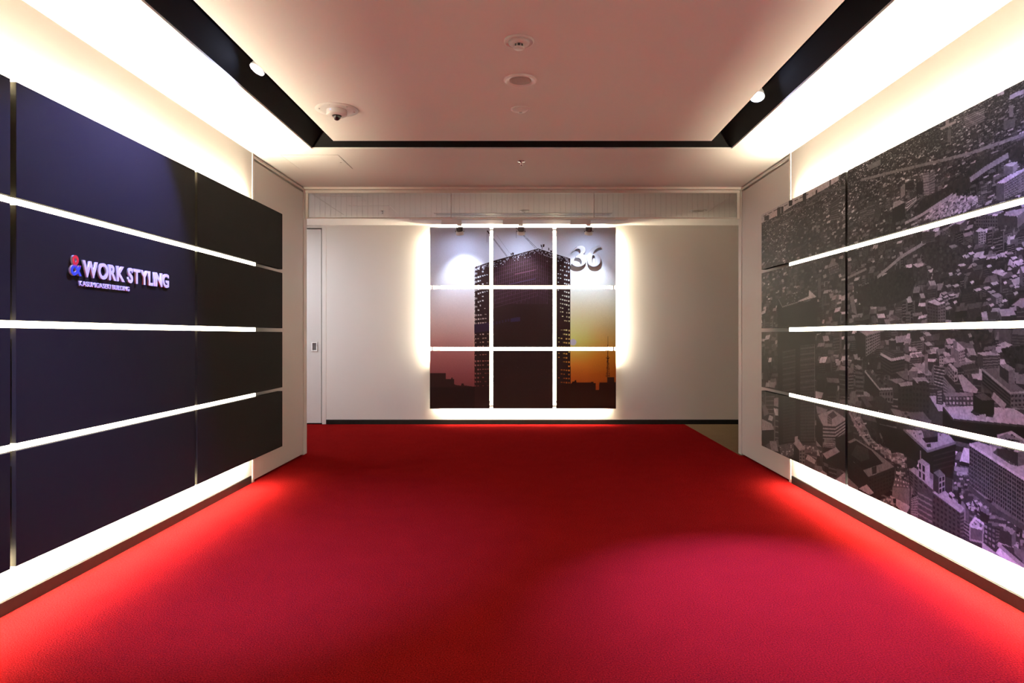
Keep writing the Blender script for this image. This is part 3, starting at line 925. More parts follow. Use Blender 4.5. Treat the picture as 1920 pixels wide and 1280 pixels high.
for i in range(16):
    x = random.uniform(740, 990); y = 640 + (x - 740) * 0.55 + random.uniform(-10, 60)
    poly('F', [(x, y), (x + 20, y - 8), (x + 34, y + 10), (x + 14, y + 20)], random.uniform(0.1, 0.45))
    poly('F', [(x, y), (x + 14, y + 20), (x + 14, y + 40), (x, y + 22)], 0.03)
face('F', [(925, 700), (965, 695), (965, 735), (925, 745)], 0.16)
poly('F', [(895, 918), (935, 862), (1000, 910), (992, 1050), (898, 1020)], 0.13)
path('F', [(898, 920), (935, 866), (998, 912), (985, 945), (898, 920)], 4, 0.48)
path('F', [(920, 900), (935, 930), (965, 915), (930, 885)], 4, 0.40)
path('F', [(995, 915), (988, 1040), (898, 1020), (898, 925)], 3, 0.3)
face('F', [(855, 880), (895, 905), (895, 1030), (855, 1000)], 0.04, 5, 0, 0.18)
face('F', [(965, 810), (1040, 850), (1025, 905), (970, 880)], 0.03)
poly('F', [(965, 808), (1000, 795), (1042, 832), (1030, 850)], 0.18)
face('F', [(1000, 905), (1080, 945), (1080, 1090), (1000, 1040)], 0.05, 4, 3, 0.2)
face('F', [(1080, 945), (1108, 960), (1100, 1060), (1080, 1088)], 0.14, 5, 0, 0.05)
poly('F', [(985, 1035), (1168, 1180), (1110, 1160), (985, 1090)], 0.36)
face('F', [(1110, 950), (1195, 985), (1195, 1070), (1110, 1040)], 0.05)
poly('F', [(1140, 935), (1165, 925), (1222, 960), (1195, 985)], 0.24)
face('F', [(1195, 985), (1222, 962), (1222, 1050), (1195, 1070)], 0.14)
path('F', [(1095, 1050), (1290, 1220)], 6, 0.3)
poly('F', [(1205, 1060), (1280, 1100), (1280, 1180), (1215, 1120)], 0.16)
face('F', [(895, 350), (1295, 600), (1295, 915), (893, 635)], 0.13, 10, 26, 0.015, 0.62, 0.62)
poly('F', [(895, 342), (955, 328), (1295, 440), (1295, 600)], 0.40)
path('F', [(895, 346), (1295, 602)], 4, 0.5)
poly('F', [(1090, 372), (1238, 402), (1238, 502), (1090, 420)], 0.05)
poly('F', [(1238, 402), (1295, 388), (1295, 490), (1238, 502)], 0.15)
poly('F', [(1060, 405), (1092, 372), (1092, 420), (1235, 502), (1190, 492)], 0.10)
path('F', [(1092, 292), (1195, 265), (1290, 330)], 4, 0.4)
path('F', [(1092, 292), (1180, 335), (1290, 345)], 4, 0.3)
for i in range(6):
    path('F', [(1110 + i * 24, 300 + i * 2), (1170 + i * 20, 275 + i * 10)], 3, 0.22)
path('F', [(890, 650), (1100, 830), (1290, 940)], 8, 0.09)

# print grain, then paste onto the panels
city = 0.62 * (city / 0.62) ** 1.45
city *= 0.86 + 0.60 * smooth_noise(CH, CW, 2.6) + 0.4 * smooth_noise(CH, CW, 5.5)
city = np.clip(city * (0.92 + 0.16 * rng.random(city.shape)) + 0.002, 0.004, 0.85)
TINT = np.array([1.0, 0.975, 0.99])
for ci, (ya, yb) in enumerate(RCOLS):
    step = 0.003 if ci < 2 else (0.005 if ci == 2 else 0.012)
    for ri, (za, zb) in enumerate(ROWS):
        e = empty('photo_panel', (XR - 0.04, (ya + yb) / 2, za),
                  'black and white city photo panel, %s row, %s' % (ROWN[ri], COLN[ci]), 'photo panel', 'panels of the aerial city photograph')
        o = rel(MB().bbox(PXR + 0.0006, PXR + THK, ya, yb, za, zb, 0.0005), e).build('board', M['char'], e)
        for f in (0.25, 0.62):
            y = ya + f * (yb - ya)
            mount(e, MB().box(PXR + THK - 0.001, XR + 0.001, y, y + 0.03, za + 0.10, zb - 0.10))
        nu = int((yb - ya) / step); nv = int((zb - za) / step)
        us = np.linspace((5.819 - yb) / RES, (5.819 - ya) / RES, nu + 1)
        vs = np.linspace((ZP1 - zb) / RES, (ZP1 - za) / RES, nv + 1)
        ii = np.clip(us.astype(int), 0, CW - 1); jj = np.clip(vs.astype(int), 0, CH - 1)
        c = city[jj][:, ii][..., None] * TINT
        l = e.location
        print_grid('photo_print', (PXR - l.x, yb - l.y, zb - l.z), (0, -(yb - ya), 0), (0, 0, -(zb - za)), nu, nv, c, M['bw'], e)

# ------------------------------------------------------------------ colour photograph of the tower at sunset on nine end-wall panels
SW, SH, SG = 0.7725, 0.7517, 0.045
SX0 = -1.2555
SZ1 = 2.558
SCOLS = [(SX0 + i * (SW + SG), SX0 + i * (SW + SG) + SW) for i in range(3)]
SROWS = [(SZ1 - i * (SH + SG) - SH, SZ1 - i * (SH + SG)) for i in range(3)]
SR = 0.004
IW = int((SCOLS[2][1] - SX0) / SR) + 3
IH = int((SZ1 - SROWS[2][0]) / SR) + 3
def st(px, py):   # picture spot (measured on the 349 x 340 print) -> canvas
    return ((px - 806) / 349.0 * (SCOLS[2][1] - SX0) / SR, (py - 426) / 340.0 * (SZ1 - SROWS[2][0]) / SR)
sun = np.zeros((IH, IW, 3))
keys_y = [426, 470, 520, 560, 600, 640, 665, 700, 725, 766]
left = [(.36, .38, .46), (.42, .43, .50), (.50, .49, .50), (.52, .45, .42), (.52, .37, .32), (.42, .21, .18), (.32, .115, .105), (.21, .060, .062), (.16, .04, .04), (.1, .03, .03)]
right = [(.38, .39, .45), (.46, .47, .50), (.54, .55, .52), (.58, .57, .42), (.66, .55, .26), (.78, .46, .10), (.72, .27, .025), (.48, .115, .012), (.34, .06, .01), (.1, .03, .03)]
ky = np.array([st(806, y)[1] for y in keys_y])
rows_ = np.arange(IH)
Lc = np.stack([np.interp(rows_, ky, [c[k] for c in left]) for k in range(3)], -1)
Rc = np.stack([np.interp(rows_, ky, [c[k] for c in right]) for k in range(3)], -1)
t = np.clip((np.arange(IW) - st(880, 0)[0]) / (st(1050, 0)[0] - st(880, 0)[0]), 0, 1)[None, :, None]
sun[:] = 1.45 * (Lc[:, None, :] * (1 - t) + Rc[:, None, :] * t)
# darker orange towards the right margin, sun disc with glow
xx, yy = np.meshgrid(np.arange(IW), np.arange(IH))
sx, sy = st(1074, 641)
d = np.hypot(xx - sx, (yy - sy))
sun += (np.exp(-(d / 60.0) ** 2)[..., None] * np.array([.22, .20, .06]))
edge = np.clip((xx - st(1100, 0)[0]) / 90.0, 0, 1) * np.clip((yy - st(0, 560)[1]) / 120.0, 0, 1)
sun *= (1 - 0.38 * edge)[..., None]
sun[d < 11] = (.75, .70, .72)
BR = (0.030, 0.013, 0.011)
SCR = {'G': (800, 420, 5.3333), 'H': (800, 590, 5.3333)}
def sp_(k, p):
    ox, oy, s = SCR[k]
    return st(ox + p[0] / s, oy + p[1] / s)
def spoly(k, pts, c): fill(sun, [sp_(k, p) for p in pts], c)
def sline(k, a, b, w, c): line(sun, sp_(k, a), sp_(k, b), w, c)
sky_copy = sun.copy()
# tower body
spoly('G', [(485, 428), (660, 368), (1115, 243), (1260, 290), (1432, 342), (1440, 1900), (478, 1900)], BR)
# open floors along both edges: sky showing between slabs and columns
def holes(x0, x1, y0, slope, n, pitch, cols, grow):
    for r in range(n):
        for c in range(cols):
            f = c / cols
            if random.random() < 0.10 + 0.45 * (f if grow > 0 else 1 - f): continue
            w = (x1 - x0) / cols
            xa = x0 + c * w + 0.22 * w; xb = x0 + (c + 1) * w - 0.14 * w
            shrink = (1 - 0.65 * f) if grow > 0 else (0.35 + 0.65 * f)
            ya = y0 + r * pitch + slope * (xa - x0) + pitch * 0.30
            yb = ya + pitch * 0.42 * shrink
            P = [sp_('G', p) for p in ((xa, ya), (xb, ya), (xb, yb), (xa, yb))]
            xm = int(min(max(P[0][0], 0), IW - 1)); ym = int(min(max(P[0][1], 0), IH - 1))
            fill(sun, P, sky_copy[ym, xm] * random.uniform(0.55, 1.0))
holes(485, 615, 432, -0.25, 11, 41.5, 6, 1)
holes(485, 600, 890, -0.05, 5, 41.0, 5, 1)
holes(480, 625, 1080, 0.0, 6, 41.0, 6, 1)
holes(478, 625, 1350, 0.0, 7, 41.0, 6, 1)
holes(1305, 1430, 352, 0.18, 12, 42.0, 6, -1)
holes(1325, 1436, 860, 0.08, 3, 42.0, 5, -1)
holes(1310, 1436, 1035, 0.06, 6, 43.0, 5, -1)
holes(1310, 1432, 1275, 0.03, 8, 41.0, 5, -1)
for r in range(34):
    y = 470 + r * 41.2
    sline('G', (478, y + 8), (640, y - 20 * max(0, 1 - r / 20)), 2.4, BR)
for x in (500, 545, 590):
    sline('G', (x, 420), (x, 1640), 1.8, BR)
for x in (1330, 1370, 1408, 1434):
    sline('G', (x, 345), (x, 1640), 1.8, BR)
# sparkle of gaps near the roof line
for i in range(170):
    u = random.random()
    x = 500 + u * 920
    top = np.interp(x, [485, 660, 1115, 1260, 1432], [428, 368, 243, 290, 342])
    y = top + 8 + abs(random.gauss(0, 26))
    P = sp_('G', (x, y))
    fill(sun, [(P[0], P[1]), (P[0] + 2.6, P[1] - 0.8), (P[0] + 2.6, P[1] + 1.2), (P[0], P[1] + 1.6)], (.45, .43, .48))
# printed curtain-wall grid, its purple lifted to paint in the track spotlight's glow
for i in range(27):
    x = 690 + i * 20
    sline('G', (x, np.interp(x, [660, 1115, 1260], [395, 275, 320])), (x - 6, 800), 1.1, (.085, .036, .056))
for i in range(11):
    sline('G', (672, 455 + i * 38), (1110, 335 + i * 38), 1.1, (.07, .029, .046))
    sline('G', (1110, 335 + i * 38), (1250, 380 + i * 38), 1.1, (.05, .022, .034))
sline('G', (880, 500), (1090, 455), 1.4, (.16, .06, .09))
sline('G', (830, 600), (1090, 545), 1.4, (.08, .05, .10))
for i in range(9):
    sline('H', (670 + i * 30, 70 - i * 6), (670 + i * 30, 100 - i * 7), 5, (.034, .017, .034))
spoly('H', [(840, 35), (935, 22), (935, 62), (840, 72)], (.036, .020, .046))
spoly('H', [(478, 95), (628, 75), (628, 160), (478, 180)], (.035, .016, .03))
spoly('H', [(1300, 50), (1436, 70), (1436, 145), (1300, 150)], (.035, .013, .01))
for i in range(30):
    x = random.uniform(670, 1250); y = random.uniform(380, 640)
    P = sp_('H', (x, y)); fill(sun, [(P[0], P[1]), (P[0] + 1.5, P[1]), (P[0] + 1.5, P[1] + 1.2), (P[0], P[1] + 1.2)], (.07, .04, .035))
# cranes and roof gear
CR = (.13, .11, .14)
for a, b in (((605, 68), (800, 325)), ((625, 85), (805, 318)), ((895, 38), (1085, 242)), ((905, 40), (1100, 240))):
    sline('G', a, b, 1.3, CR)
sline('G', (700, 110), (830, 290), 0.8, (.3, .28, .33))
sline('G', (606, 70), (606, 185), 1.0, CR)
spoly('G', [(600, 66), (614, 66), (634, 96), (622, 100)], BR)
sline('G', (896, 60), (896, 140), 0.9, CR)
spoly('G', [(888, 30), (908, 30), (914, 46), (892, 46)], BR)
for x, y, w, h in ((840, 290, 14, 25), (855, 283, 18, 30), (1140, 205, 14, 26), (1160, 200, 20, 30), (1150, 222, 8, 30), (1215, 235, 12, 30), (1235, 262, 22, 20)):
    spoly('G', [(x, y), (x + w, y + 4), (x + w * 0.8, y + h), (x + 2, y + h)], BR)
# skyline and mast
spoly('H', [(0, 583), (192, 583), (192, 640), (245, 640), (250, 625), (262, 625), (262, 640), (277, 640), (277, 690), (290, 700), (345, 706), (350, 685), (370, 685), (375, 704), (470, 716), (700, 716), (700, 1000), (0, 1000)], (.034, .014, .013))
spoly('H', [(0, 720), (480, 720), (480, 1000), (0, 1000)], (.024, .011, .010))
spoly('H', [(1260, 700), (1440, 690), (1460, 665), (1475, 665), (1480, 655), (1494, 650), (1498, 676), (1640, 676), (1645, 668), (1668, 668), (1668, 682), (1690, 682), (1690, 748), (1722, 748), (1726, 676), (1804, 676), (1804, 622), (1876, 622), (1876, 672), (1960, 672), (1960, 1000), (1260, 1000)], (.034, .010, .006))
for a, b, w in (((1811, 215), (1811, 330), 1.2), ((1810, 300), (1810, 625), 2.2), ((1806, 430), (1796, 625), 1.3), ((1816, 430), (1828, 625), 1.3), ((1792, 430), (1828, 430), 2), ((1800, 415), (1820, 415), 1.5), ((1790, 610), (1832, 610), 1.5)):
    sline('H', a, b, w, (.07, .018, .008))
for i in range(9):
    sline('H', (1803 - i, 450 + i * 18), (1818 + i, 460 + i * 18), 0.9, (.12, .03, .01))
sun = np.clip(sun * (0.94 + 0.12 * rng.random((IH, IW, 1))), 0.004, 0.9)

SLAB = [['photo panel of pale grey sky with a crane tip, top row of the sunset photo', 'photo panel of the steel tower top and cranes, top row of the sunset photo', 'photo panel of pale sky carrying the numeral thirty six'],
        ['photo panel of pinkish sky beside the open tower edge, middle row of sunset photo', 'photo panel of dark tower body in the centre of the sunset photo', 'photo panel of pale yellow sky with the setting sun'],
        ['photo panel of dusky rose sky over low dark roofs', 'almost black photo panel of the tower base', 'photo panel of orange sky with a lattice mast']]
for ri, (za, zb) in enumerate(SROWS):
    for ci, (xa, xb) in enumerate(SCOLS):
        e = empty('photo_panel', ((xa + xb) / 2, YB - 0.04, za), SLAB[ri][ci], 'photo panel', 'panels of the sunset tower photograph')
        rel(MB().bbox(xa, xb, PYB + 0.0006, PYB + THK, za, zb, 0.0005), e).build('board', M['char'], e)
        for f in (0.3, 0.66):
            x = xa + f * (xb - xa)
            mount(e, MB().box(x, x + 0.03, PYB + THK - 0.001, YB + 0.001, za + 0.12, zb - 0.12))
        nu = int(SW / SR); nv = int(SH / SR)
        ii = np.clip(np.linspace((xa - SX0) / SR, (xb - SX0) / SR, nu + 1).astype(int), 0, IW - 1)
        jj = np.clip(np.linspace((SZ1 - zb) / SR, (SZ1 - za) / SR, nv + 1).astype(int), 0, IH - 1)
        l = e.location
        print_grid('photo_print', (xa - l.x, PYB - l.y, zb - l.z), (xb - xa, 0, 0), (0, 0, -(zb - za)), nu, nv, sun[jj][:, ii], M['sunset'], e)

# light bars in the gaps and strips behind the margins of the sunset panels
def bar(x0, x1, z0, z1, label):
    e = empty('linear_light', ((x0 + x1) / 2, YB, z0), label, 'light bar', 'light bars between the sunset panels')
    rel(MB().box(x0, x1, PYB + 0.012, PYB + 0.045, z0, z1), e).build('diffuser', M['led_bar'], e)
    i = 0.008
    rel(MB().box(x0 + i, x1 - i, PYB + 0.045, YB + 0.001, z0 + i, z1 - i), e).build('housing', M['alu'], e)
zb0, zb1 = SROWS[2][0], SZ1
for i, nm in ((0, 'on the crane tip side'), (1, 'on the numeral side')):
    a, b = SCOLS[i][1] + 0.0003, SCOLS[i + 1][0] - 0.0003
    bar(a, b, zb0 + 0.10, zb1 - 0.115, 'upright glowing light bar between the sunset panels %s' % nm)
for i, nm in ((0, 'upper'), (1, 'lower')):
    a, b = SROWS[i + 1][1] + 0.0003, SROWS[i][0] - 0.0003
    bar(SCOLS[0][0] + 0.135, SCOLS[0][1] + 0.0005, a, b, 'level glowing light bar in the %s gap, crane tip side of the sunset panels' % nm)
    bar(SCOLS[1][0] - 0.0005, SCOLS[1][1] + 0.0005, a, b, 'level glowing light bar in the %s gap, centre of the sunset panels' % nm)
    bar(SCOLS[2][0] - 0.0005, SCOLS[2][1] - 0.135, a, b, 'level glowing light bar in the %s gap, numeral side of the sunset panels' % nm)
def strip(x0, x1, z0, z1, nm):
    e = empty('linear_light', ((x0 + x1) / 2, YB, z0), 'warm light strip hidden behind the %s margin of the sunset panels' % nm, 'light strip', 'light strips behind the sunset panels')
    rel(MB().box(x0, x1, PYB + THK + 0.0006, PYB + THK + 0.008, z0, z1), e).build('channel', M['alu'], e)
    rel(MB().box(x0 + 0.003, x1 - 0.003, PYB + THK + 0.008, PYB + THK + 0.022, z0 + 0.003, z1 - 0.003), e).build('diffuser', M['led_back'], e)
xa, xb = SCOLS[0][0], SCOLS[2][1]
strip(xa + 0.015, xa + 0.035, 0.82, zb1 - 0.10, 'crane tip side')
strip(xb - 0.035, xb - 0.015, 0.82, zb1 - 0.10, 'numeral side')
strip(xa + 0.10, xb - 0.10, zb1 - 0.035, zb1 - 0.015, 'top')
strip(xa + 0.10, xb - 0.10, zb0 + 0.020, zb0 + 0.040, 'bottom')


# ------------------------------------------------------------------ letters
def text_mesh(ch, depth, bold, name):
    cu = bpy.data.curves.new(name, 'FONT')
    cu.body = ch
    cu.size = 1.0
    cu.extrude = depth / 2
    cu.offset = bold
    cu.resolution_u = 6
    ob = bpy.data.objects.new(name, cu)
    COL.objects.link(ob)
    dg = bpy.context.evaluated_depsgraph_get()
    me = bpy.data.meshes.new_from_object(ob.evaluated_get(dg))
    bpy.data.objects.remove(ob)
    bpy.data.curves.remove(cu)
    bm = bmesh.new(); bm.from_mesh(me)
    bmesh.ops.remove_doubles(bm, verts=bm.verts, dist=1e-5)
    bm.to_mesh(me); bm.free()
    return me

def bounds(me):
    c = np.zeros(len(me.vertices) * 3); me.vertices.foreach_get('co', c); c = c.reshape(-1, 3)
    return c.min(0), c.max(0)

# letters lie in local x (along the word), y (up), z (out of the wall); the wall faces +x and the word runs along +y
WALLROT = Matrix(((0, 0, 1), (1, 0, 0), (0, 1, 0))).to_quaternion()
def letter_row(parent, word, y0, y1, z0, z1, depth, bold, gapf, name, space=0.32):
    ms = [None if ch == ' ' else text_mesh(ch, depth, bold, name) for ch in word]
    capb = [bounds(m) for m in ms if m]
    lo, hi = bounds(ms[0])
    capH = hi[1] - lo[1]
    base = lo[1]
    sy = (z1 - z0) / capH
    tot = sum((bounds(m)[1][0] - bounds(m)[0][0]) if m else space for m in ms) + gapf * (len(ms) - 1)
    sx = (y1 - y0) / tot
    y = y0
    for m in ms:
        if m is None:
            y += (space + gapf) * sx; continue
        lo, hi = bounds(m)
        n = len(m.vertices); c = np.zeros(n * 3); m.vertices.foreach_get('co', c); c = c.reshape(-1, 3)
        wd = hi[0] - lo[0]
        c[:, 0] = (c[:, 0] - lo[0]) * sx
        c[:, 1] = (c[:, 1] - base) * sy
        c[:, 2] = (c[:, 2] - lo[2]) / max(hi[2] - lo[2], 1e-6) * depth
        m.vertices.foreach_set('co', c.ravel()); m.update()
        m.materials.clear(); m.materials.append(M['letter'])
        o = bpy.data.objects.new(name, m); COL.objects.link(o)
        o.parent = parent
        o.rotation_mode = 'QUATERNION'; o.rotation_quaternion = WALLROT
        l = parent.location
        o.location = (PXL - 0.001 - l.x, y - l.y, z0 - l.z)
        y += (wd + gapf) * sx

sign = empty('letter_sign', (PXL, 3.45, 1.40), 'raised white letter sign with a red and blue ampersand on charcoal panel', 'sign')
letter_row(sign, 'WORK STYLING', 3.168, 3.930, 1.431, 1.509, 0.011, 0.032, 0.050, 'letter', 0.20)
letter_row(sign, 'KASUMIGASEKI BUILDING', 3.148, 3.545, 1.388, 1.411, 0.008, 0.016, 0.070, 'small_letter', 0.26)
def amp(depth, extra):
    m = text_mesh('&', depth, 0.010, 'ampersand')
    lo, hi = bounds(m)
    n = len(m.vertices); c = np.zeros(n * 3); m.vertices.foreach_get('co', c); c = c.reshape(-1, 3)
    c[:, 0] = (c[:, 0] - lo[0]) / (hi[0] - lo[0]) * 0.076
    c[:, 1] = (c[:, 1] - lo[1]) / (hi[1] - lo[1]) * 0.094
    c[:, 2] = (c[:, 2] - lo[2]) / (hi[2] - lo[2]) * depth + extra
    m.vertices.foreach_set('co', c.ravel()); m.update()
    return m
for nm, dp, ex, mm in (('ampersand', 0.011, 0.0, 'letter'), ('ampersand_face', 0.0015, 0.011, 'duo')):
    m = amp(dp, ex); m.materials.clear(); m.materials.append(M[mm])
    o = bpy.data.objects.new(nm, m); COL.objects.link(o)
    l = sign.location
    if nm == 'ampersand':
        o.parent = sign
        o.rotation_mode = 'QUATERNION'; o.rotation_quaternion = WALLROT
        o.location = (PXL - 0.001 - l.x, 3.082 - l.y, 1.431 - l.z)
        amp_o = o
    else:
        o.parent = amp_o
        o['label'] = 'red and blue ampersand face'

# raised numerals on the end-wall photograph
def closed_spline(pts, n=5):
    P = [np.array(p, float) for p in pts]; out = []
    for i in range(len(P)):
        p0, p1, p2, p3 = P[i - 1], P[i], P[(i + 1) % len(P)], P[(i + 2) % len(P)]
        for k in range(n):
            t = k / n
            out.append(0.5 * ((2 * p1) + (-p0 + p2) * t + (2 * p0 - 5 * p1 + 4 * p2 - p3) * t * t + (-p0 + 3 * p1 - 3 * p2 + p3) * t ** 3))
    return out
THREE = [[(265, 430), (315, 360), (385, 280), (470, 228), (570, 208), (660, 228), (722, 285), (742, 365), (715, 450), (650, 515), (720, 570), (762, 660), (765, 760), (720, 860), (640, 930), (530, 972), (400, 972), (300, 930), (252, 880), (268, 825), (325, 802), (390, 830), (450, 890), (510, 932), (568, 930), (608, 870), (612, 790), (575, 705), (505, 655), (395, 640), (410, 590), (480, 545), (545, 495), (570, 425), (552, 355), (505, 318), (440, 315), (365, 348), (310, 400)]]
SIX = [[(1250, 210), (1130, 235), (1010, 300), (905, 405), (840, 540), (818, 680), (828, 800), (870, 890), (950, 953), (1050, 975), (1150, 955), (1240, 890), (1285, 790), (1282, 680), (1245, 575), (1180, 512), (1100, 493), (1012, 520), (1050, 425), (1110, 345), (1200, 292), (1300, 265)],
       [(985, 590), (1030, 550), (1080, 580), (1110, 660), (1122, 770), (1108, 880), (1050, 945), (1000, 900), (980, 800), (975, 690)]]
num = empty('numeral_sign', (0.77, PYB, 2.02), 'raised white serif numeral 36 on pale sky photo panel', 'sign')
for nm, loops_ in (('numeral_three', THREE), ('numeral_six', SIX)):
    cu = bpy.data.curves.new(nm, 'CURVE'); cu.dimensions = '2D'; cu.fill_mode = 'BOTH'; cu.extrude = 0.0225
    cu.bevel_depth = 0.0035; cu.bevel_resolution = 1
    for lp in loops_:
        q = closed_spline(lp)
        s = cu.splines.new('POLY'); s.points.add(len(q) - 1); s.use_cyclic_u = True
        for pt, (cx, cyy) in zip(s.points, q):
            px = 1060 + cx / 19.69; py = 450 + cyy / 19.69
            X = (px - VPX) * 8.785 / FPX; Z = CAM_Z - (py - VPY) * 8.785 / FPX
            pt.co = (X - 0.77, Z - 2.02, 0, 1)
    ob = bpy.data.objects.new(nm, cu); COL.objects.link(ob)
    dg = bpy.context.evaluated_depsgraph_get()
    me = bpy.data.meshes.new_from_object(ob.evaluated_get(dg))
    bpy.data.objects.remove(ob)
    me.materials.clear(); me.materials.append(M['numeral'])
    o = bpy.data.objects.new(nm, me); COL.objects.link(o)
    o.parent = num
    o.rotation_euler = (math.radians(90), 0, 0)
    o.location = (0, -0.0262, 0)

# ------------------------------------------------------------------ lamps in the ceiling trough
def spot_data(name, watts, deg, blend, col, r=0.03):
    l = bpy.data.lights.new(name, 'SPOT')
    l.energy = watts; l.spot_size = math.radians(deg); l.spot_blend = blend; l.color = col; l.shadow_soft_size = r
    return l

def trough_lamp(loc, target, watts, deg, blend, label, off=''):
    e = empty('trough_spotlight' + off, loc, label, 'spotlight', 'spotlights in the black ceiling trough')
    d = (Vector(target) - Vector(loc)).normalized()
    q = d.to_track_quat('-Z', 'Y')
    mtx = q.to_matrix()
    MB().lathe([(0.014, 0.075), (0.020, 0.070), (0.030, 0.045), (0.040, 0.012), (0.044, -0.012), (0.044, -0.020), (0.041, -0.020), (0.040, -0.012)], 32, mtx=mtx).build('lamp_body', M['white'], e)
    MB().lathe([(0.0395, -0.010), (0.0395, -0.0125), (0.02, -0.0155), (0.004, -0.0165)], 32, mtx=mtx).build('lens' + off, M['lens'], e)
    top = ZC + 0.36 - loc[2]
    MB().tube([mtx @ Vector((0, 0, 0.07)), mtx @ Vector((0, 0, 0.085)), Vector((0, 0, 0.11)), Vector((0, 0, top))], 0.009, 12).build('stem', M['white'], e)
    MB().lathe([(0.03, top), (0.03, top - 0.012)], 24).build('ceiling_rose', M['white'], e)
    l = bpy.data.objects.new('lamp_beam' + off, spot_data('lamp_beam' + off, watts, deg, blend, COOL))
    COL.objects.link(l); l.parent = e
    l.rotation_mode = 'QUATERNION'; l.rotation_quaternion = q
    l.location = d * 0.024
    return e
trough_lamp((-1.492, 3.80, 2.652), (-1.912, 3.45, 1.780), 225, 88, 0.4, 'lit white spotlight in the trough turned to the letter sign')
trough_lamp((1.432, 4.245, 2.655), (1.15, 2.95, 0.0), 2400, 46, 1.0, 'lit white spotlight in the trough above the city photo')
trough_lamp((-1.492, 1.70, 2.652), (-1.38, 3.50, 0.0), 1150, 52, 1.0, 'white spotlight further along the trough beside the letter sign wall', '_offscreen')
trough_lamp((1.432, 2.00, 2.655), (1.9, 2.60, 1.2), 110, 95, 0.8, 'white spotlight further along the trough beside the city photo wall', '_offscreen')

# ------------------------------------------------------------------ ceiling fittings
def cpos(px, py): # a point on the ceiling
    Y = FPX * (ZC - CAM_Z) / (VPY - py)
    return ((px - VPX) * Y / FPX, Y)
x, y = cpos(973, 76)
e = empty('smoke_detector', (x, y, ZC), 'round white smoke detector with a black slotted dome on ceiling', 'smoke detector')
MB().lathe([(0.073, 0.004), (0.074, -0.005), (0.072, -0.010), (0.068, -0.011), (0.064, -0.006), (0.052, -0.006)], 40).build('base_ring', M['white'], e)
MB().lathe([(0.051, 0.0), (0.051, -0.015), (0.048, -0.019), (0.030, -0.020), (0.024, -0.020), (0.010, -0.020)], 40).build('cover', M['whitemat'], e)
MB().lathe([(0.022, -0.016), (0.022, -0.034), (0.010, -0.034)], 32).build('slot_core', M['dark'], e)
for k in range(8):
    a = math.pi / 8 + k * math.pi / 4
    MB().box(-0.0015, 0.0015, 0.0215, 0.0255, -0.035, -0.016).build('fin', M['whitemat'], e).rotation_euler = (0, 0, a)
MB().lathe([(0.026, -0.034), (0.027, -0.038), (0.021, -0.042), (0.008, -0.044)], 32).build('dome_cap', M['white'], e)

def speaker(px, py, r, label, nm='ceiling_speaker'):
    x, y = cpos(px, py)
    e = empty(nm, (x, y, ZC), label, 'ceiling speaker')
    MB().lathe([(r, 0.003), (r, -0.006), (r * 0.97, -0.011), (r * 0.92, -0.013), (r * 0.80, -0.009), (r * 0.68, -0.004)], 48).build('rim', M['white'], e)
    MB().lathe([(r * 0.67, -0.001), (r * 0.66, -0.006), (r * 0.5, -0.008), (r * 0.1, -0.009)], 40).build('grille', M['grey'], e)
speaker(975.5, 149.5, 0.093, 'round ceiling speaker with grey grille beside the smoke detector')
speaker(1309, 394.5, 0.100, 'round ceiling speaker seen through the wired glass')

def downlight(px, py, r, label):
    x, y = cpos(px, py)
    e = empty('recessed_downlight', (x, y, ZC), label, 'downlight')
    MB().lathe([(r, 0.003), (r, -0.006), (r * 0.95, -0.010), (r * 0.86, -0.010), (r * 0.82, -0.002)], 40).build('rim', M['white'], e)
    MB().lathe([(r * 0.80, -0.0005), (r * 0.78, -0.006), (r * 0.58, -0.016), (r * 0.35, -0.021), (r * 0.05, -0.022)], 40).build('cover_bowl', M['white'], e)
    MB().lathe([(r * 0.16, -0.020), (r * 0.14, -0.025), (r * 0.03, -0.026)], 20).build('centre_button', M['grey'], e)
downlight(976, 204, 0.062, 'small round white ceiling fitting with a domed cover in the hall')
downlight(983.5, 394.5, 0.058, 'small round white ceiling fitting above the corridor')

def sprinkler(px, py, label):
    x, y = cpos(px, py)
    e = empty('sprinkler', (x, y, ZC), label, 'sprinkler')
    MB().lathe([(0.034, 0.002), (0.034, -0.002), (0.030, -0.006), (0.012, -0.008)], 28).build('escutcheon', M['chrome'], e)
    MB().lathe([(0.008, -0.006), (0.008, -0.020), (0.004, -0.024), (0.004, -0.032)], 16).build('nozzle', M['chrome'], e)
    for s in (-1, 1):
        MB().tube([(s * 0.007, 0, -0.010), (s * 0.013, 0, -0.022), (s * 0.004, 0, -0.036)], 0.002, 6).build('frame_arm', M['chrome'], e)
    MB().lathe([(0.014, -0.034), (0.015, -0.036), (0.004, -0.038)], 20).build('deflector', M['chrome'], e)
sprinkler(977.5, 302.5, 'small metal sprinkler head in the ceiling before the header')
sprinkler(717, 395, 'small metal sprinkler head above the corridor carpet')

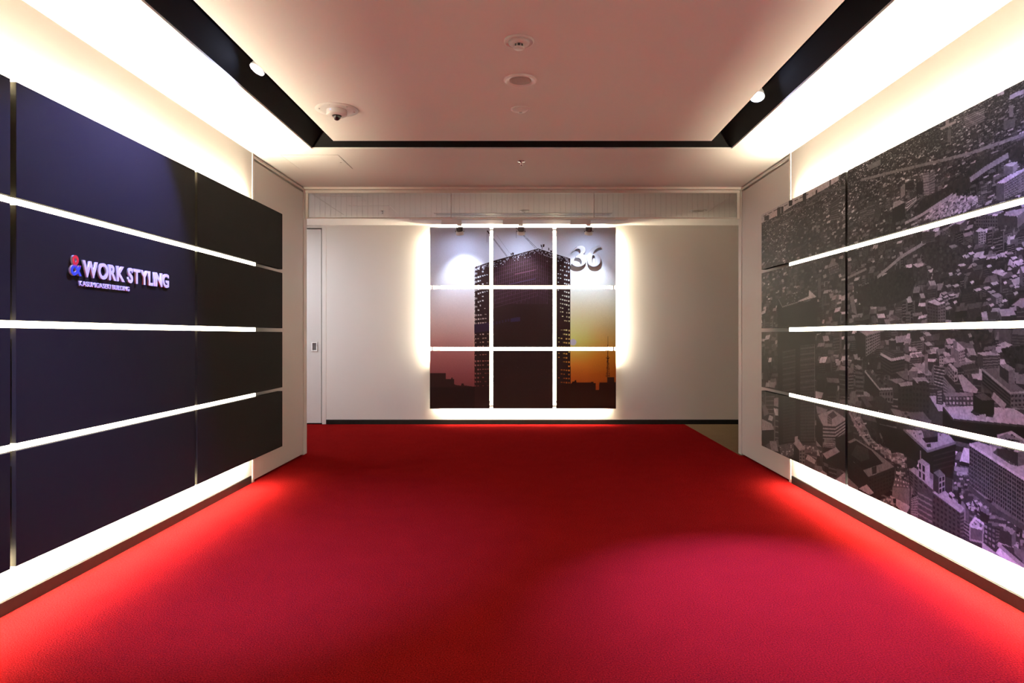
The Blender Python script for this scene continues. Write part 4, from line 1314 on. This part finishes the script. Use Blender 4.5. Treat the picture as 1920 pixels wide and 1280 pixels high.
x, y = cpos(631.5, 205)
e = empty('dome_camera', (x, y, ZC), 'white dome security camera on a round plate beside the trough', 'security camera')
MB().lathe([(0.134, 0.003), (0.135, -0.003), (0.133, -0.006), (0.10, -0.006)], 56).build('mounting_plate', M['white'], e)
MB().lathe([(0.062, -0.003), (0.064, -0.012), (0.064, -0.034), (0.060, -0.039), (0.028, -0.041)], 48).build('housing', M['whitemat'], e)
MB().lathe([(0.030, -0.039), (0.030, -0.043), (0.024, -0.043)], 32).build('lens_ring', M['dark'], e)
MB().lathe([(0.025, -0.042), (0.025, -0.047), (0.022, -0.058), (0.015, -0.066), (0.007, -0.070), (0.001, -0.071)], 32).build('dome', M['dome'], e)
for k in range(6):
    a = math.radians(20 + 60 * k)
    MB().lathe([(0.006, -0.004), (0.006, -0.008), (0.003, -0.011)], 14, c=(0.108 * math.cos(a), 0.108 * math.sin(a), 0)).build('screw', M['whitemat'], e)
MB().bbox(-0.0265, -0.0185, -0.0600, -0.0580, -0.022, -0.016, 0.0008).build('status_light', M['bluled'], e)

# access hatches: fine framed squares flush with the ceiling
def hatch(x0, x1, y0, y1, label):
    e = empty('access_hatch', ((x0 + x1) / 2, (y0 + y1) / 2, ZC), label, 'access hatch', 'ceiling access hatches')
    rel(MB().bbox(x0 + 0.005, x1 - 0.005, y0 + 0.005, y1 - 0.005, ZC - 0.003, ZC + 0.008, 0.001), e).build('hatch_panel', M['ceil'], e)
    f = MB()
    for a in ((x0, x1, y0, y0 + 0.003), (x0, x1, y1 - 0.003, y1), (x0, x0 + 0.003, y0, y1), (x1 - 0.003, x1, y0, y1)):
        f.box(*a, ZC - 0.002, ZC + 0.002)
    rel(f, e).build('frame', M['alu'], e)
    rel(MB().lathe([(0.008, -0.002), (0.008, -0.005), (0.004, -0.006)], 16, c=((x0 + x1) / 2 + 0.19, (y0 + y1) / 2, ZC)), e).build('latch', M['alu'], e)
hatch(-1.968, -1.504, 5.445, 5.905, 'square ceiling hatch beside the trough corner')
hatch(-2.17, -1.72, 7.05, 7.50, 'square corridor ceiling hatch just behind the wired glass')
hatch(-1.98, -1.52, 7.56, 8.00, 'square corridor ceiling hatch nearer the end wall')

# joints in the corridor ceiling
for n, xx in ((4, XL - 0.02), (5, XR + 0.02)):
    trim(n, MB().box(xx - 0.004, xx + 0.004, YF, 8.16, ZC - 0.003, ZC + 0.002), 'thin ceiling joint strip above the corridor, %s side' % ('sliding door' if n == 4 else 'brown carpet'))

# slot diffuser and spotlight track over the sunset panels
e = empty('air_slot', (-0.05, 8.10, ZC), 'long narrow air slot in the ceiling before the light track', 'air slot')
f = MB()
x0, x1, y0, y1 = -1.095, 1.000, 8.035, 8.185
for a in ((x0, x1, y0, y0 + 0.012), (x0, x1, y1 - 0.012, y1), (x0, x0 + 0.012, y0, y1), (x1 - 0.012, x1, y0, y1)):
    f.box(*a, ZC - 0.006, ZC + 0.002)
rel(f, e).build('slot_frame', M['alu'], e)
for k in range(2):
    yy = y0 + 0.034 + k * 0.050
    rel(MB().box(x0 + 0.02, x1 - 0.02, yy, yy + 0.012, ZC - 0.003, ZC + 0.001), e).build('slot_opening', M['heat'], e)
rel(MB().box(x0 + 0.010, x1 - 0.010, y0 + 0.010, y1 - 0.010, ZC - 0.0015, ZC + 0.0015), e).build('slot_plate', M['whitemat'], e)

TY = 8.43
e = empty('light_track', (-0.10, TY, ZC), 'slim white ceiling track carrying three spotlights', 'light track')
rel(MB().bbox(-1.436, 1.231, TY - 0.018, TY + 0.018, ZC - 0.018, ZC + 0.001, 0.002), e).build('track_rail', M['white'], e)
rel(MB().box(-1.42, 1.215, TY - 0.006, TY + 0.006, ZC - 0.0185, ZC - 0.015), e).build('track_groove', M['heat'], e)
for xx in (-1.436, 1.231):
    rel(MB().bbox(xx - 0.012, xx + 0.012, TY - 0.019, TY + 0.019, ZC - 0.020, ZC + 0.001, 0.002), e).build('end_cap', M['white'], e)

def track_spot(px, tx, label):
    X = (px - VPX) * TY / FPX
    zt = ZC - 0.018
    e = empty('track_spotlight', (X, TY, zt), label, 'spotlight', 'spotlights on the ceiling track')
    MB().bbox(-0.225, 0.022, -0.016, 0.016, -0.052, 0.001, 0.003).bbox(-0.005, 0.022, -0.015, 0.015, -0.066, -0.050, 0.003).build('adapter', M['white'], e)
    MB().bbox(-0.032, -0.006, -0.012, 0.012, -0.066, -0.051, 0.002).build('swivel', M['white'], e)
    hz = -0.130
    pts = [(0.052 * math.sin(a), 0, hz + 0.062 * math.cos(a)) for a in np.linspace(-1.75, 1.75, 19)]
    MB().tube(pts, 0.0028, 8).build('yoke', M['chrome'], e)
    d = Vector((tx, 0.27, -0.54)).normalized()
    q = d.to_track_quat('-Z', 'Y'); mtx = q.to_matrix()
    h = MB().lathe([(0.018, 0.045), (0.030, 0.040), (0.033, 0.0), (0.034, -0.010)], 28, c=(0, 0, hz), mtx=mtx).build('heat_sink', M['heat'], e)
    for k in range(14):
        a = 2 * math.pi * k / 14
        R = Matrix.Rotation(a, 3, 'Z')
        mb = MB().box(-0.001, 0.001, 0.030, 0.038, -0.008, 0.042)
        mb.v = [tuple(mtx @ (R @ Vector(v)) + Vector((0, 0, hz))) for v in mb.v]
        mb.build('fin', M['heat'], h)
    MB().lathe([(0.038, -0.004), (0.045, -0.012), (0.050, -0.030), (0.049, -0.046), (0.046, -0.046), (0.044, -0.030)], 32, c=(0, 0, hz), mtx=mtx).build('shade', M['white'], e)
    MB().lathe([(0.043, -0.026), (0.043, -0.030), (0.010, -0.032)], 28, c=(0, 0, hz), mtx=mtx).build('lens', M['lens_track'], e)
    for s in (-1, 1):
        MB().lathe([(0.006, -0.006), (0.006, 0.006)], 14, c=(s * 0.050, 0, hz - 0.008), mtx=Matrix.Rotation(math.pi / 2, 3, 'Y')).build('pivot', M['heat'], e)
    l = bpy.data.objects.new('lamp_beam', spot_data('lamp_beam', P_TRACK, 78, 0.8, (0.70, 0.78, 1.0), 0.02))
    COL.objects.link(l); l.parent = e
    l.rotation_mode = 'QUATERNION'; l.rotation_quaternion = q
    l.location = Vector((0, 0, hz)) + d * 0.050
track_spot(862, 0.03, 'white track spotlight shining on the pale sky panel with crane tip')
track_spot(977, 0.0, 'white track spotlight shining on the tower top panel')
track_spot(1104, -0.02, 'white track spotlight shining on the numeral panel')

# ------------------------------------------------------------------ corridor lamp round the corner, whose cool light falls on the sliding door
def panel_lamp(x, y, watts, col, label):
    e = empty('ceiling_panel_lamp_offscreen', (x, y, ZC), label, 'ceiling lamp')
    f = MB()
    for a in ((-0.31, 0.31, -0.31, -0.295), (-0.31, 0.31, 0.295, 0.31), (-0.31, -0.295, -0.31, 0.31), (0.295, 0.31, -0.31, 0.31)):
        f.box(*a, -0.012, 0.001)
    f.build('frame', M['white'], e)
    MB().box(-0.296, 0.296, -0.296, 0.296, -0.006, 0.001).build('diffuser_offscreen', emit('corridor_diffuser', col, watts), e)
panel_lamp(-3.75, 7.85, 30.0, (0.86, 0.90, 1.0), 'cool square panel lamp in the corridor near the sliding door')
